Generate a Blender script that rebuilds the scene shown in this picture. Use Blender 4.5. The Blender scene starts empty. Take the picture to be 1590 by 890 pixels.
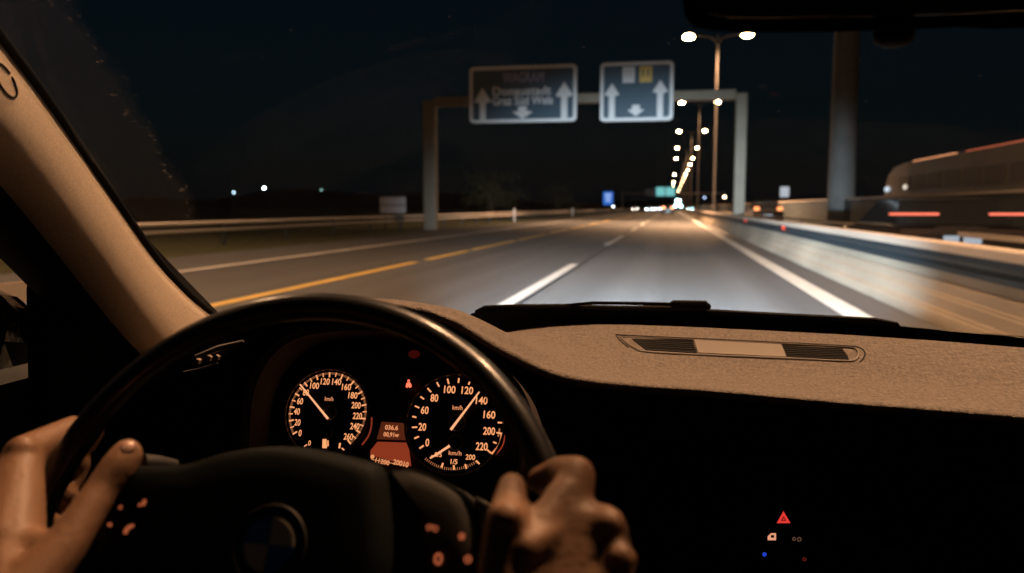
import bpy, bmesh, math, random
from mathutils import Vector, Matrix
from mathutils.bvhtree import BVHTree
random.seed(7)
PI = math.pi
scene = bpy.context.scene
COL = scene.collection
V = Vector

# ------------------------------------------------------------------ camera
FPX = 1250.0
EYE = V((0.0, 0.0, 1.1))
_vx, _vy = (1042 - 795) / FPX, (445 - 322) / FPX
_p = math.atan(_vy); _s = math.atan(_vx * math.cos(_p))
FW = V((-math.sin(_s) * math.cos(_p), math.cos(_s) * math.cos(_p), -math.sin(_p)))
RT = V((math.cos(_s), math.sin(_s), 0.0))
UP = RT.cross(FW)

def ray(px, py):
    return FW + RT * ((px - 795) / FPX) + UP * ((445 - py) / FPX)
def at(px, py, d):                       # point at depth d along the view axis
    return EYE + ray(px, py) * d
def at_y(px, py, y):
    r = ray(px, py); return EYE + r * (y / r.y)
def at_z(px, py, z):
    r = ray(px, py); return EYE + r * ((z - EYE.z) / r.z)
def at_x(px, py, x):
    r = ray(px, py); return EYE + r * (x / r.x)
def at_plane(px, py, o, n):
    r = ray(px, py); return EYE + r * ((o - EYE).dot(n) / r.dot(n))
def px_of(P):
    d = P - EYE; z = d.dot(FW)
    return (795 + FPX * d.dot(RT) / z, 445 - FPX * d.dot(UP) / z, z)

cam = bpy.data.cameras.new('camera')
camo = bpy.data.objects.new('camera', cam); COL.objects.link(camo)
M = Matrix((RT, UP, -FW)).transposed().to_4x4(); M.translation = EYE
camo.matrix_world = M
cam.sensor_width = 36.0; cam.lens = 36.0 * FPX / 1590.0
cam.clip_start = 0.01; cam.clip_end = 6000
cam.dof.use_dof = True; cam.dof.focus_distance = 1.0; cam.dof.aperture_fstop = 5.2
scene.camera = camo

# ------------------------------------------------------------------ materials
def mat(name, col, rough=0.6, metal=0.0, bump=None, var=None, emit=None, estr=0.0, spec=0.5, coat=0.0, sub=0.0):
    m = bpy.data.materials.new(name); m.use_nodes = True
    nt = m.node_tree; b = nt.nodes['Principled BSDF']
    b.inputs['Base Color'].default_value = (*col, 1)
    b.inputs['Roughness'].default_value = rough
    b.inputs['Metallic'].default_value = metal
    b.inputs['Specular IOR Level'].default_value = spec
    b.inputs['Coat Weight'].default_value = coat; b.inputs['Coat Roughness'].default_value = .18
    if sub:
        b.inputs['Subsurface Weight'].default_value = sub
        b.inputs['Subsurface Radius'].default_value = (.006, .002, .001)
        b.inputs['Subsurface Scale'].default_value = 1.0
    if emit:
        b.inputs['Emission Color'].default_value = (*emit, 1); b.inputs['Emission Strength'].default_value = estr
    tc = nt.nodes.new('ShaderNodeTexCoord')
    if var:                               # (scale, amount, stretch)
        sc, amt, st = var
        mp = nt.nodes.new('ShaderNodeMapping'); mp.inputs['Scale'].default_value = st
        nz = nt.nodes.new('ShaderNodeTexNoise'); nz.inputs['Scale'].default_value = sc; nz.inputs['Detail'].default_value = 6
        nt.links.new(tc.outputs['Object'], mp.inputs['Vector']); nt.links.new(mp.outputs[0], nz.inputs['Vector'])
        rp = nt.nodes.new('ShaderNodeValToRGB')
        rp.color_ramp.elements[0].position = .3; rp.color_ramp.elements[1].position = .7
        rp.color_ramp.elements[0].color = (*[c * (1 - amt) for c in col], 1)
        rp.color_ramp.elements[1].color = (*[min(1, c * (1 + amt)) for c in col], 1)
        nt.links.new(nz.outputs['Fac'], rp.inputs['Fac']); nt.links.new(rp.outputs[0], b.inputs['Base Color'])
    if bump:                              # list of (kind, scale, strength, distance, stretch)
        prev = None
        for kind, sc, stg, dist, st in bump:
            mp = nt.nodes.new('ShaderNodeMapping'); mp.inputs['Scale'].default_value = st
            nt.links.new(tc.outputs['Object'], mp.inputs['Vector'])
            if kind == 'noise':
                t = nt.nodes.new('ShaderNodeTexNoise'); t.inputs['Scale'].default_value = sc; t.inputs['Detail'].default_value = 5; out = t.outputs['Fac']
                t.inputs['Distortion'].default_value = .4
            else:
                t = nt.nodes.new('ShaderNodeTexVoronoi'); t.inputs['Scale'].default_value = sc; t.feature = 'DISTANCE_TO_EDGE'; out = t.outputs['Distance']
            nt.links.new(mp.outputs[0], t.inputs['Vector'])
            bp = nt.nodes.new('ShaderNodeBump'); bp.inputs['Strength'].default_value = stg; bp.inputs['Distance'].default_value = dist
            nt.links.new(out, bp.inputs['Height'])
            if prev: nt.links.new(prev.outputs[0], bp.inputs['Normal'])
            prev = bp
        nt.links.new(prev.outputs[0], b.inputs['Normal'])
    return m

def glow(name, col, s):
    m = bpy.data.materials.new(name); m.use_nodes = True
    nt = m.node_tree; nt.nodes.clear()
    o = nt.nodes.new('ShaderNodeOutputMaterial'); e = nt.nodes.new('ShaderNodeEmission')
    e.inputs['Color'].default_value = (*col, 1); e.inputs['Strength'].default_value = s
    nt.links.new(e.outputs[0], o.inputs['Surface'])
    return m

I3 = (1, 1, 1)
m_leather = mat('dash_leather', (.205, .167, .140), .62, var=(165, .30, (1.5, .8, 1)),
                bump=[('noise', 60, .5, .005, (1, 2.0, 1)), ('noise', 190, .7, .0024, (1.6, .8, 1)), ('voro', 330, .8, .002, (1, 1.5, 1)), ('noise', 900, .5, .0008, I3)])
m_trim = mat('dash_plastic', (.20, .163, .133), .5, bump=[('noise', 1500, .25, .0003, I3)])
m_black = mat('black_plastic', (.010, .011, .012), .55, spec=.25, bump=[('noise', 700, .3, .0006, I3)])
m_gloss = mat('gloss_black', (.006, .007, .008), .22, spec=.4)
m_rim = mat('rim_leather', (.012, .012, .013), .34, spec=.6, coat=.5, bump=[('voro', 650, .2, .0004, I3)])
m_hub = mat('hub_plastic', (.0065, .0085, .0085), .65, spec=.10, bump=[('noise', 900, .3, .0005, I3)])
m_chrome = mat('satin_silver', (.55, .54, .52), .3, metal=1)
m_pillar = mat('pillar_cloth', (.68, .56, .44), .85, var=(420, .16, I3), bump=[('noise', 800, .3, .0006, I3)])
m_roof = mat('headliner', (.10, .09, .08), .95)
m_seat = mat('seat_cloth', (.03, .03, .032), .85, bump=[('noise', 400, .4, .001, I3)])
m_paint = mat('car_paint', (.32, .27, .22), .25, coat=.6, metal=.3)
m_rubber = mat('rubber', (.005, .0055, .006), .7, spec=.1)
m_dial = mat('dial_face', (.004, .005, .006), .5, spec=.1)
m_bezel = mat('dial_bezel', (.20, .16, .13), .3, metal=.6)
m_orange = glow('gauge_glow', (1.0, .385, .155), 1.08)
m_orange_b = glow('gauge_glow_soft', (1.0, .36, .15), .85)
m_needle = glow('needle_glow', (1.0, .42, .20), 1.15)
m_screen = glow('screen_glow', (1.0, .20, .07), .085)
m_screen2 = glow('screen_glow_bright', (1.0, .145, .05), .25)
m_icon = glow('icon_glow', (1.0, .23, .09), .34)
m_redled = glow('red_led', (1.0, .06, .03), .9)
m_redglint = glow('red_glint_glow', (1.0, .06, .04), .035)  # stands in for a red reflection, not an LED
m_hazard = glow('hazard_glow', (1.0, .055, .045), .75)
m_blueled = glow('blue_led', (.03, .10, 1.0), .5)
m_whiteicon = glow('pale_icon', (1.0, .42, .24), .8)
m_dimicon = glow('dim_icon', (1.0, .5, .3), .10)
m_dimred = glow('dim_red', (1.0, .10, .07), .07)
m_blue = mat('emblem_blue', (.03, .12, .50), .25, coat=.5)
m_silver = mat('emblem_silver', (.45, .44, .42), .35)
m_skin = mat('skin', (.25, .137, .08), .52, sub=.12, var=(26, .14, I3),
             bump=[('noise', 160, .35, .0016, I3), ('voro', 520, .3, .0007, I3)])
m_nail = mat('nail', (.58, .37, .30), .22, coat=.5)
m_cloth = mat('sweater', (.02, .022, .028), .9, bump=[('noise', 500, .5, .002, I3)])
m_hair = mat('hair', (.02, .014, .01), .6)

def glass_mat(name, dirt=True):
    m = bpy.data.materials.new(name); m.use_nodes = True
    nt = m.node_tree; nt.nodes.clear()
    N = nt.nodes.new; L = nt.links.new
    o = N('ShaderNodeOutputMaterial'); t = N('ShaderNodeBsdfTransparent'); t.inputs[0].default_value = (.95, .97, .97, 1)
    g = N('ShaderNodeBsdfGlossy'); g.inputs['Roughness'].default_value = .03; g.inputs[0].default_value = (.8, .9, 1, 1)
    fr = N('ShaderNodeFresnel'); fr.inputs['IOR'].default_value = 1.5
    sc = N('ShaderNodeMath'); sc.operation = 'MULTIPLY'; sc.inputs[1].default_value = .010
    mx = N('ShaderNodeMixShader'); L(fr.outputs[0], sc.inputs[0]); L(sc.outputs[0], mx.inputs[0]); L(t.outputs[0], mx.inputs[1]); L(g.outputs[0], mx.inputs[2])
    if not dirt:
        L(mx.outputs[0], o.inputs[0]); return m
    tc = N('ShaderNodeTexCoord')
    # film of dust, thicker towards the edge of the wiped field on the left, plus specks
    d = N('ShaderNodeBsdfDiffuse'); d.inputs[0].default_value = (.55, .52, .48, 1)
    tl = N('ShaderNodeBsdfTranslucent'); tl.inputs[0].default_value = (.55, .52, .48, 1)
    dd = N('ShaderNodeMixShader'); dd.inputs[0].default_value = .5; L(d.outputs[0], dd.inputs[1]); L(tl.outputs[0], dd.inputs[2])
    sp = N('ShaderNodeSeparateXYZ'); L(tc.outputs['Object'], sp.inputs[0])
    ed = N('ShaderNodeMapRange'); ed.inputs['From Min'].default_value = -.585; ed.inputs['From Max'].default_value = -.60
    ed.inputs['To Min'].default_value = 0; ed.inputs['To Max'].default_value = 1
    # the wiped field's edge leans with the pillar: x + .17*(z-1.0)
    lean = N('ShaderNodeMath'); lean.operation = 'MULTIPLY_ADD'; lean.inputs[1].default_value = -.30; lean.inputs[2].default_value = .30
    L(sp.outputs['Z'], lean.inputs[0])
    ax = N('ShaderNodeMath'); ax.operation = 'ADD'; L(sp.outputs['X'], ax.inputs[0]); L(lean.outputs[0], ax.inputs[1])
    wob = N('ShaderNodeTexNoise'); wob.inputs['Scale'].default_value = 14; wob.inputs['Detail'].default_value = 6; L(tc.outputs['Object'], wob.inputs['Vector'])
    wm = N('ShaderNodeMath'); wm.operation = 'MULTIPLY_ADD'; wm.inputs[1].default_value = .05; wm.inputs[2].default_value = -.025; L(wob.outputs[0], wm.inputs[0])
    ax2 = N('ShaderNodeMath'); ax2.operation = 'ADD'; L(ax.outputs[0], ax2.inputs[0]); L(wm.outputs[0], ax2.inputs[1])
    L(ax2.outputs[0], ed.inputs['Value'])
    nz = N('ShaderNodeTexNoise'); nz.inputs['Scale'].default_value = 240; nz.inputs['Detail'].default_value = 6; L(tc.outputs['Object'], nz.inputs['Vector'])
    r1 = N('ShaderNodeMapRange'); r1.inputs['From Min'].default_value = .45; r1.inputs['From Max'].default_value = .75; r1.inputs['To Min'].default_value = .014; r1.inputs['To Max'].default_value = .022
    L(nz.outputs[0], r1.inputs['Value'])
    m1 = N('ShaderNodeMath'); m1.operation = 'MULTIPLY'; L(ed.outputs[0], m1.inputs[0]); L(r1.outputs[0], m1.inputs[1])
    vo = N('ShaderNodeTexVoronoi'); vo.inputs['Scale'].default_value = 34; L(tc.outputs['Object'], vo.inputs['Vector'])
    r2 = N('ShaderNodeMapRange'); r2.inputs['From Min'].default_value = .055; r2.inputs['From Max'].default_value = .03; r2.inputs['To Min'].default_value = 0; r2.inputs['To Max'].default_value = .03
    L(vo.outputs['Distance'], r2.inputs['Value'])
    # dried streaks left where the wiper turns
    df = N('ShaderNodeMath'); df.operation = 'ADD'; df.inputs[1].default_value = .597; L(ax2.outputs[0], df.inputs[0])
    ab = N('ShaderNodeMath'); ab.operation = 'ABSOLUTE'; L(df.outputs[0], ab.inputs[0])
    bn = N('ShaderNodeMapRange'); bn.inputs['From Min'].default_value = .012; bn.inputs['From Max'].default_value = .002; L(ab.outputs[0], bn.inputs['Value'])
    sn = N('ShaderNodeTexNoise'); sn.inputs['Scale'].default_value = 130; sn.inputs['Detail'].default_value = 6; L(tc.outputs['Object'], sn.inputs['Vector'])
    sm = N('ShaderNodeMapRange'); sm.inputs['From Min'].default_value = .58; sm.inputs['From Max'].default_value = .72; sm.inputs['To Max'].default_value = .14; L(sn.outputs[0], sm.inputs['Value'])
    st = N('ShaderNodeMath'); st.operation = 'MULTIPLY'; L(bn.outputs[0], st.inputs[0]); L(sm.outputs[0], st.inputs[1])
    ad0 = N('ShaderNodeMath'); ad0.operation = 'MAXIMUM'; L(m1.outputs[0], ad0.inputs[0]); L(r2.outputs[0], ad0.inputs[1])
    ad = N('ShaderNodeMath'); ad.operation = 'MAXIMUM'; L(ad0.outputs[0], ad.inputs[0]); L(st.outputs[0], ad.inputs[1])
    fl = N('ShaderNodeMath'); fl.operation = 'ADD'; fl.inputs[1].default_value = .0025; fl.use_clamp = True; L(ad.outputs[0], fl.inputs[0])
    m2 = N('ShaderNodeMixShader'); L(fl.outputs[0], m2.inputs[0]); L(mx.outputs[0], m2.inputs[1]); L(dd.outputs[0], m2.inputs[2])
    L(m2.outputs[0], o.inputs[0])
    return m
m_glass = glass_mat('windscreen_glass'); m_glass2 = glass_mat('side_glass', False)

# ------------------------------------------------------------------ object helpers
def tag(o, label=None, cat=None, group=None, kind=None):
    if label: o['label'] = label
    if cat: o['category'] = cat
    if group: o['group'] = group
    if kind: o['kind'] = kind
    return o
def empty(name, loc=(0, 0, 0), rz=0.0):
    o = bpy.data.objects.new(name, None); COL.objects.link(o); o.location = loc; o.rotation_euler = (0, 0, rz)
    o.empty_display_size = .2
    return o

class MB:
    def __init__(self): self.bm = bmesh.new()
    def box(self, c, s, rot=None, bev=0.0):
        r = bmesh.ops.create_cube(self.bm, size=1.0)
        vs = r['verts']
        bmesh.ops.scale(self.bm, vec=V(s), verts=vs)
        if bev:
            es = list({e for v in vs for e in v.link_edges})
            q = bmesh.ops.bevel(self.bm, geom=es, offset=bev, segments=2, affect='EDGES', profile=.5)
            vs = list({v for f in q['faces'] for v in f.verts} | {v for v in vs if v.is_valid})
        if rot is not None: bmesh.ops.rotate(self.bm, cent=(0, 0, 0), matrix=rot, verts=vs)
        bmesh.ops.translate(self.bm, vec=V(c), verts=vs)
        return self
    def tube(self, pts, rad, n=12, closed=False, caps=True, flat=1.0):
        pts = [V(p) for p in pts]; k = len(pts)
        if not hasattr(rad, '__len__'): rad = [rad] * k
        rings = []; prevn = None
        for i, p in enumerate(pts):
            a = pts[(i - 1) % k] if (closed or i) else p
            b = pts[(i + 1) % k] if (closed or i < k - 1) else p
            t = (b - a).normalized()
            if prevn is None:
                nrm = t.orthogonal().normalized() if abs(t.z) > .95 else t.cross(V((0, 0, 1))).normalized()
            else:
                nrm = (prevn - t * prevn.dot(t)).normalized()
            prevn = nrm; bn = t.cross(nrm)
            rings.append([self.bm.verts.new(p + (nrm * math.cos(2 * PI * j / n) + bn * flat * math.sin(2 * PI * j / n)) * rad[i]) for j in range(n)])
        for i in range(k if closed else k - 1):
            A, B = rings[i], rings[(i + 1) % k]
            for j in range(n):
                self.bm.faces.new((A[j], A[(j + 1) % n], B[(j + 1) % n], B[j]))
        if caps and not closed:
            self.bm.faces.new(list(reversed(rings[0]))); self.bm.faces.new(rings[-1])
        return self
    def prism(self, front, back):                       # two matched outlines
        A = [self.bm.verts.new(V(p)) for p in front]; B = [self.bm.verts.new(V(p)) for p in back]; n = len(A)
        self.bm.faces.new(A); self.bm.faces.new(list(reversed(B)))
        for i in range(n): self.bm.faces.new((A[i], B[i], B[(i + 1) % n], A[(i + 1) % n]))
        return self
    def slab(self, outline, vec):
        vec = V(vec); return self.prism(outline, [V(p) + vec for p in outline])
    def loft(self, rings, closed=True, cap=True):
        R = [[self.bm.verts.new(V(p)) for p in r] for r in rings]; n = len(R[0])
        for a, b in zip(R, R[1:]):
            for j in range(n if closed else n - 1):
                self.bm.faces.new((a[j], a[(j + 1) % n], b[(j + 1) % n], b[j]))
        if cap and closed:
            self.bm.faces.new(list(reversed(R[0]))); self.bm.faces.new(R[-1])
        return self
    def grid(self, rows): return self.loft(rows, closed=False, cap=False)
    def sphere(self, c, r, sub=2, scale=(1, 1, 1)):
        q = bmesh.ops.create_icosphere(self.bm, subdivisions=sub, radius=r)
        bmesh.ops.scale(self.bm, vec=V(scale), verts=q['verts']); bmesh.ops.translate(self.bm, vec=V(c), verts=q['verts'])
        return self
    def disc(self, c, u, v, r, n=48, r2=None):
        c, u, v = V(c), V(u), V(v)
        pts = [self.bm.verts.new(c + (u * math.cos(2 * PI * i / n) + v * math.sin(2 * PI * i / n)) * r) for i in range(n)]
        if r2 is None: self.bm.faces.new(pts)
        else:
            q = [self.bm.verts.new(c + (u * math.cos(2 * PI * i / n) + v * math.sin(2 * PI * i / n)) * r2) for i in range(n)]
            for i in range(n): self.bm.faces.new((pts[i], pts[(i + 1) % n], q[(i + 1) % n], q[i]))
        return self
    def text(self, s, o, u, v, w=None, h=None, depth=.0, bold=.0):
        """text centred on o; w/h = target width and height along u and v"""
        cu = bpy.data.curves.new('t', 'FONT'); cu.body = s; cu.size = 1.0; cu.offset = bold; cu.resolution_u = 3
        ob = bpy.data.objects.new('t', cu); COL.objects.link(ob)
        dg = bpy.context.evaluated_depsgraph_get(); dg.update()
        me = bpy.data.meshes.new_from_object(ob.evaluated_get(dg))
        xs = [q.co.x for q in me.vertices]; ys = [q.co.y for q in me.vertices]
        x0, x1, y0, y1 = min(xs), max(xs), min(ys), max(ys)
        sy = h / (y1 - y0); sx = w / (x1 - x0) if w else sy
        o, u, v = V(o), V(u), V(v); nn = u.cross(v)
        vs = [self.bm.verts.new(o + u * ((q.co.x - (x0 + x1) / 2) * sx) + v * ((q.co.y - (y0 + y1) / 2) * sy)) for q in me.vertices]
        for f in me.polygons:
            try: self.bm.faces.new([vs[i] for i in f.vertices])
            except ValueError: pass
        bpy.data.objects.remove(ob); bpy.data.curves.remove(cu); bpy.data.meshes.remove(me)
        return self
    def build(self, name, m, parent=None, smooth=False, angle=40):
        bmesh.ops.recalc_face_normals(self.bm, faces=self.bm.faces[:])
        me = bpy.data.meshes.new(name); self.bm.to_mesh(me); self.bm.free()
        me.materials.append(m)
        if smooth:
            me.polygons.foreach_set('use_smooth', [True] * len(me.polygons))
            if angle and hasattr(me, 'set_sharp_from_angle'): me.set_sharp_from_angle(angle=math.radians(angle))
        o = bpy.data.objects.new(name, me); COL.objects.link(o)
        if parent: o.parent = parent
        return o

def crom(P, n):                           # Catmull-Rom through points, n samples in all
    P = [V(p) for p in P]; k = len(P) - 1; out = []
    for i in range(n):
        t = i / (n - 1) * k; s = min(int(t), k - 1); f = t - s
        p0, p1, p2, p3 = P[max(s - 1, 0)], P[s], P[s + 1], P[min(s + 2, k)]
        out.append(.5 * ((2 * p1) + (p2 - p0) * f + (2 * p0 - 5 * p1 + 4 * p2 - p3) * f * f + (3 * p1 - p0 - 3 * p2 + p3) * f ** 3))
    return out
def lerp(a, b, t): return a + (b - a) * t
def interp(xs, ys, x):
    if x <= xs[0]: return ys[0]
    for a, b, c, d in zip(xs, xs[1:], ys, ys[1:]):
        if x <= b: return c + (d - c) * (x - a) / (b - a)
    return ys[-1]
def children(o): return [c for c in bpy.data.objects if c.parent == o]
def copy_tree(o, parent=None):
    c = o.copy(); COL.objects.link(c)
    if parent: c.parent = parent
    for ch in children(o): copy_tree(ch, c)
    return c

# =================================================================== THE CAR
car = empty('car')
tag(car, 'dark car interior with beige dashboard, lit orange gauges and black steering wheel', 'car')

def ws_y(x, z): return 1.07 - (z - .94) * 1.56 + .22 * (1 - ((x - .05) / .72) ** 2)
def ws_hit(px, py, off=0.0):             # where the view ray meets the windscreen
    r = ray(px, py); lo, hi = .2, 3.0
    for _ in range(50):
        t = (lo + hi) / 2; P = EYE + r * t
        if P.y < ws_y(P.x, P.z): lo = t
        else: hi = t
    P = EYE + r * lo
    return P + V((0, .54, .84)) * off

# windscreen
rows = []
for j in range(15):
    z = .872 + (1.405 - .872) * j / 14
    hw = lerp(.735, .60, j / 14)
    rows.append([V((.05 + hw * (i / 24 * 2 - 1), ws_y(.05 + hw * (i / 24 * 2 - 1), z), z)) for i in range(25)])
ws = MB().grid(rows).build('windscreen', m_glass, car, True, None)
# black band printed round the lower edge of the glass and the dark cowl under it
up = [(730, 484), (745, 480), (800, 479), (860, 478), (960, 480), (1040, 481), (1100, 483), (1200, 489), (1300, 495), (1390, 502), (1480, 510), (1590, 520), (1800, 546)]
lo = [(720, 520), (790, 524), (860, 526), (960, 527), (1040, 529), (1100, 532), (1200, 538), (1300, 543), (1390, 550), (1480, 556), (1590, 566), (1800, 590)]
A = crom([ws_hit(*p) + V((0, -.006, -.004)) for p in up], 60); B = crom([ws_hit(*p) + V((0, -.006, -.004)) for p in lo], 60)
MB().grid([A, [lerp(a, b, .5) for a, b in zip(A, B)], B]).build('glass_border', m_rubber, ws, True)
B2 = [p + V((0, .02, 0)) for p in crom([ws_hit(*p) for p in up], 60)]
MB().grid([[p + V((0, .02, -.012)) for p in B2], [p + V((0, .10, -.03)) for p in B2], [p + V((0, .30, -.05)) for p in B2]]).build('cowl', m_black, car, True)

# bonnet (below the sight line from here)
rows = []
for j in range(10):
    y = 1.30 + j * .115
    rows.append([V((.05 + .76 * s, y - .12 * s * s, .80 - .10 * (j / 9) ** 2 - .05 * s * s)) for s in [i / 8 - 1 for i in range(17)]])
MB().grid(rows).build('bonnet', m_paint, car, True)

# A pillar on the driver's side
edge_px = [(-60, -22, .53), (0, 58, .60), (60, 138, .675), (120, 224, .755), (180, 312, .84), (240, 398, .935), (285, 449, 1.0), (330, 488, 1.07)]
edge = crom([at_y(*p) for p in edge_px], 40)
edge = [edge[0] + (edge[0] - edge[2]) * k * 1.2 for k in (4, 3, 2, 1)] + edge
rings = []
for i, P in enumerate(edge):
    t = (edge[min(i + 1, len(edge) - 1)] - edge[max(i - 1, 0)]).normalized()
    inn = V((1, 0, 0)) - t * t.x; inn.normalize()
    bk = t.cross(inn).normalized()
    if bk.y > 0: bk = -bk                # towards the driver, across the pillar
    f = max(0, (i - 4) / (len(edge) - 5))
    w = lerp(1.0, 1.35, f ** 3)
    prof = [(-.075, -.012), (-.012, -.004), (0, .004), (.004, .02), (.006, .042 * w), (.006, .060 * w), (.002, .071 * w), (-.008, .079 * w), (-.019, .083 * w), (-.030, .083 * w), (-.036, .06)]
    rings.append([P + inn * a + bk * b for a, b in prof])
ring2 = []
for i, P in enumerate(edge):
    t = (edge[min(i + 1, len(edge) - 1)] - edge[max(i - 1, 0)]).normalized()
    inn = V((1, 0, 0)) - t * t.x; inn.normalize(); bk = t.cross(inn).normalized()
    if bk.y > 0: bk = -bk
    w = lerp(1.0, 1.35, max(0, (i - 4) / (len(edge) - 5)) ** 3)
    ring2.append([P + inn * a + bk * b for a, b in ((-.030, .03), (-.026, .081 * w), (-.035, .092 * w), (-.06, .096 * w), (-.095, .095), (-.095, .03))])
MB().loft(ring2).build('door_frame', m_rubber, car, True, 50)
pil = MB().loft(rings, closed=True, cap=True).build('windscreen_pillar', m_pillar, car, True, 60)
# moulded oval mark on the pillar
bv = BVHTree.FromPolygons([v.co.copy() for v in pil.data.vertices], [tuple(p.vertices) for p in pil.data.polygons])
def on(bvt, px, py, off):
    r = ray(px, py).normalized(); h = bvt.ray_cast(EYE, r)
    if h[0] is None: return None
    n = h[1] if h[1].dot(r) < 0 else -h[1]
    return h[0] + n * off
pts = []
for i in range(28):
    a = 2 * PI * i / 28
    ex, ey = 11 * math.cos(a), 30 * math.sin(a)
    q = on(bv, 8 + ex * math.cos(.5) + ey * math.sin(.5), 125 - ex * math.sin(.5) + ey * math.cos(.5), .0006)
    if q: pts.append(q)
if len(pts) > 6: MB().tube(pts, .0009, 6, caps=True).build('pillar_badge', m_hub, pil, True)
# black rubber edge between the pillar and the glass
MB().tube([p + V((-.002, .006, -.002)) for p in edge], .005, 10).build('pillar_seal', m_rubber, car, True)

# roof, header, right pillar, doors, floor, seats: the cabin round the view
hz = 1.405
hdr = [V((.05 + .62 * s, ws_y(.05 + .62 * s, hz) - .01, hz + .005 - .02 * s * s)) for s in [i / 10 - 1 for i in range(21)]]
rows = [[p + V((0, .02, -.012)) for p in hdr], hdr, [V((p.x, p.y - .15, p.z + .035)) for p in hdr], [V((p.x, -.3, p.z + .07)) for p in hdr], [V((p.x, -1.6, p.z + .03)) for p in hdr]]
rows += [[V((p.x, -1.6, p.z + .06)) for p in hdr], [V((p.x, -.3, p.z + .11)) for p in hdr], [V((p.x, p.y - .15, p.z + .075)) for p in hdr], [p + V((0, .03, .018)) for p in hdr]]
MB().loft(rows, closed=False, cap=False).build('roof', m_roof, car, True)
MB().tube([V((.79, 1.10, .88)), V((.76, .85, 1.06)), V((.71, .6, 1.22)), V((.66, .36, 1.40)), V((.66, -.3, 1.46))], [.05, .045, .04, .04, .04], 10, flat=.7).build('windscreen_pillar', m_pillar, car, True)
MB().tube([V((-.60, .42, 1.395)), V((-.60, .1, 1.43)), V((-.60, -1.5, 1.44))], .04, 10).build('roof_rail', m_roof, car, True)
for s, nm in ((-1, 0), (1, 1)):
    cx = .05
    xo, xi = cx + s * .86, cx + s * .79
    dr = MB().slab([V((xi, -.9, .25)), V((xi, 1.08, .25)), V((xi, 1.12, .80)), V((xi, 1.0, .90)), V((xi, .5, .90)), V((xi, -.9, .92))], (s * .07, 0, 0)).build('door', m_black, car)
    gx0 = cx + s * .80
    MB().slab([V((gx0, -.7, .905)), V((gx0, .80, .885)), V((gx0 - s * .03, .78, .98)), V((cx + s * .70, .45, 1.28)), V((cx + s * .665, .1, 1.39)), V((cx + s * .665, -.7, 1.40))], (s * .004, 0, 0)).build('side_window', m_glass2, dr)
MB().box((.05, -.2, .22), (1.6, 2.8, .05)).build('floor_pan', m_black, car)
MB().box((.05, -1.55, .75), (1.5, .1, 1.2), bev=.03).build('rear_shelf', m_black, car)
for sx in (-.32, .45):
    st = MB().box((sx, -.10, .48), (.50, .52, .16), bev=.05).build('seat', m_seat, car, True)
    MB().box((sx, -.47, .88), (.48, .16, .68), Matrix.Rotation(math.radians(14), 3, 'X'), .06).build('backrest', m_seat, st, True)
    MB().box((sx, -.60, 1.30), (.26, .10, .18), Matrix.Rotation(math.radians(10), 3, 'X'), .04).build('headrest', m_seat, st, True)
# black mirror triangle on the driver's side: closes the corner between pillar and side window
tri = [at_x(46, 395, -.775), at_x(41, 450, -.765), at_x(43, 560, -.745), at_x(45, 640, -.735), at_x(170, 620, -.72), at_x(330, 500, -.74), at_x(160, 330, -.735), at_x(90, 250, -.74)]
MB().slab(tri, (.02, .01, 0)).build('mirror_triangle', m_rubber, car)
# door top roll with a faint highlight under the window
MB().tube([at_x(-60, 608, -.80), at_x(20, 606, -.775), at_x(60, 612, -.76)], .012, 10).build('door_sill', m_hub, car, True)
# wing mirror outside
def mirr(px, py, dx=0): return at_x(px, py, -1.0 + dx)
hs = [mirr(-40, 446), mirr(-10, 446), mirr(10, 455), mirr(38, 468), mirr(39, 490), mirr(20, 478), mirr(2, 458), mirr(-40, 452)]
wm = MB().prism(hs, [p + V((-.02, .10, 0)) for p in hs]).build('wing_mirror', m_paint, car)
gl = [mirr(-40, 458), mirr(2, 464), mirr(37, 493), mirr(34, 560), mirr(10, 600), mirr(-40, 612)]
MB().slab(gl, (0, .03, 0)).build('mirror_housing', m_black, wm)
gl2 = [lerp(p, (gl[0] + gl[3]) / 2, .12) + V((0, -.006, 0)) for p in gl]
MB().slab(gl2, (0, .004, 0)).build('mirror_glass', mat('mirror_dark', (.25, .28, .3), .05, metal=1), wm)

# inside rear-view mirror, top right of the windscreen
mp = lambda px, py: at(px, py, .50)
front = [mp(1072, -90), mp(1062, -20), mp(1066, 10), mp(1080, 27), mp(1112, 33), mp(1200, 33), mp(1340, 31), mp(1480, 27), mp(1620, 20), mp(1700, 25), mp(1715, -20), mp(1700, -80)]
rvm = MB()
c0 = sum(front, V()) / len(front)
rvm.loft([[lerp(p, c0, .05) - FW * .002 for p in front], [p + FW * .006 for p in front], [lerp(p, c0, .03) + FW * .02 for p in front], [lerp(p, c0, .3) + FW * .035 for p in front]])
rv = rvm.build('rear_view_mirror', mat('mirror_shell', (.0018, .0020, .0022), 1.0, spec=.0), car, True, 30)
MB().slab([lerp(p, c0, .07) - FW * .004 for p in front], FW * .001).build('mirror_glass', mat('mirror_tint', (.015, .017, .02), .1), rv)
MB().tube([at(1388, 20, .52), at(1388, 58, .52), at(1388, 64, .52), at(1388, 68, .52), at(1388, 71, .52)], [.0145, .0145, .0135, .011, .005], 18, flat=.8).build('mirror_lever', m_rubber, rv, True)
MB().tube([at(1388, 0, .54), at(1388, -60, .60), at(1388, -120, .66)], .008, 10).build('mirror_stem', m_rubber, rv, True)

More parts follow.
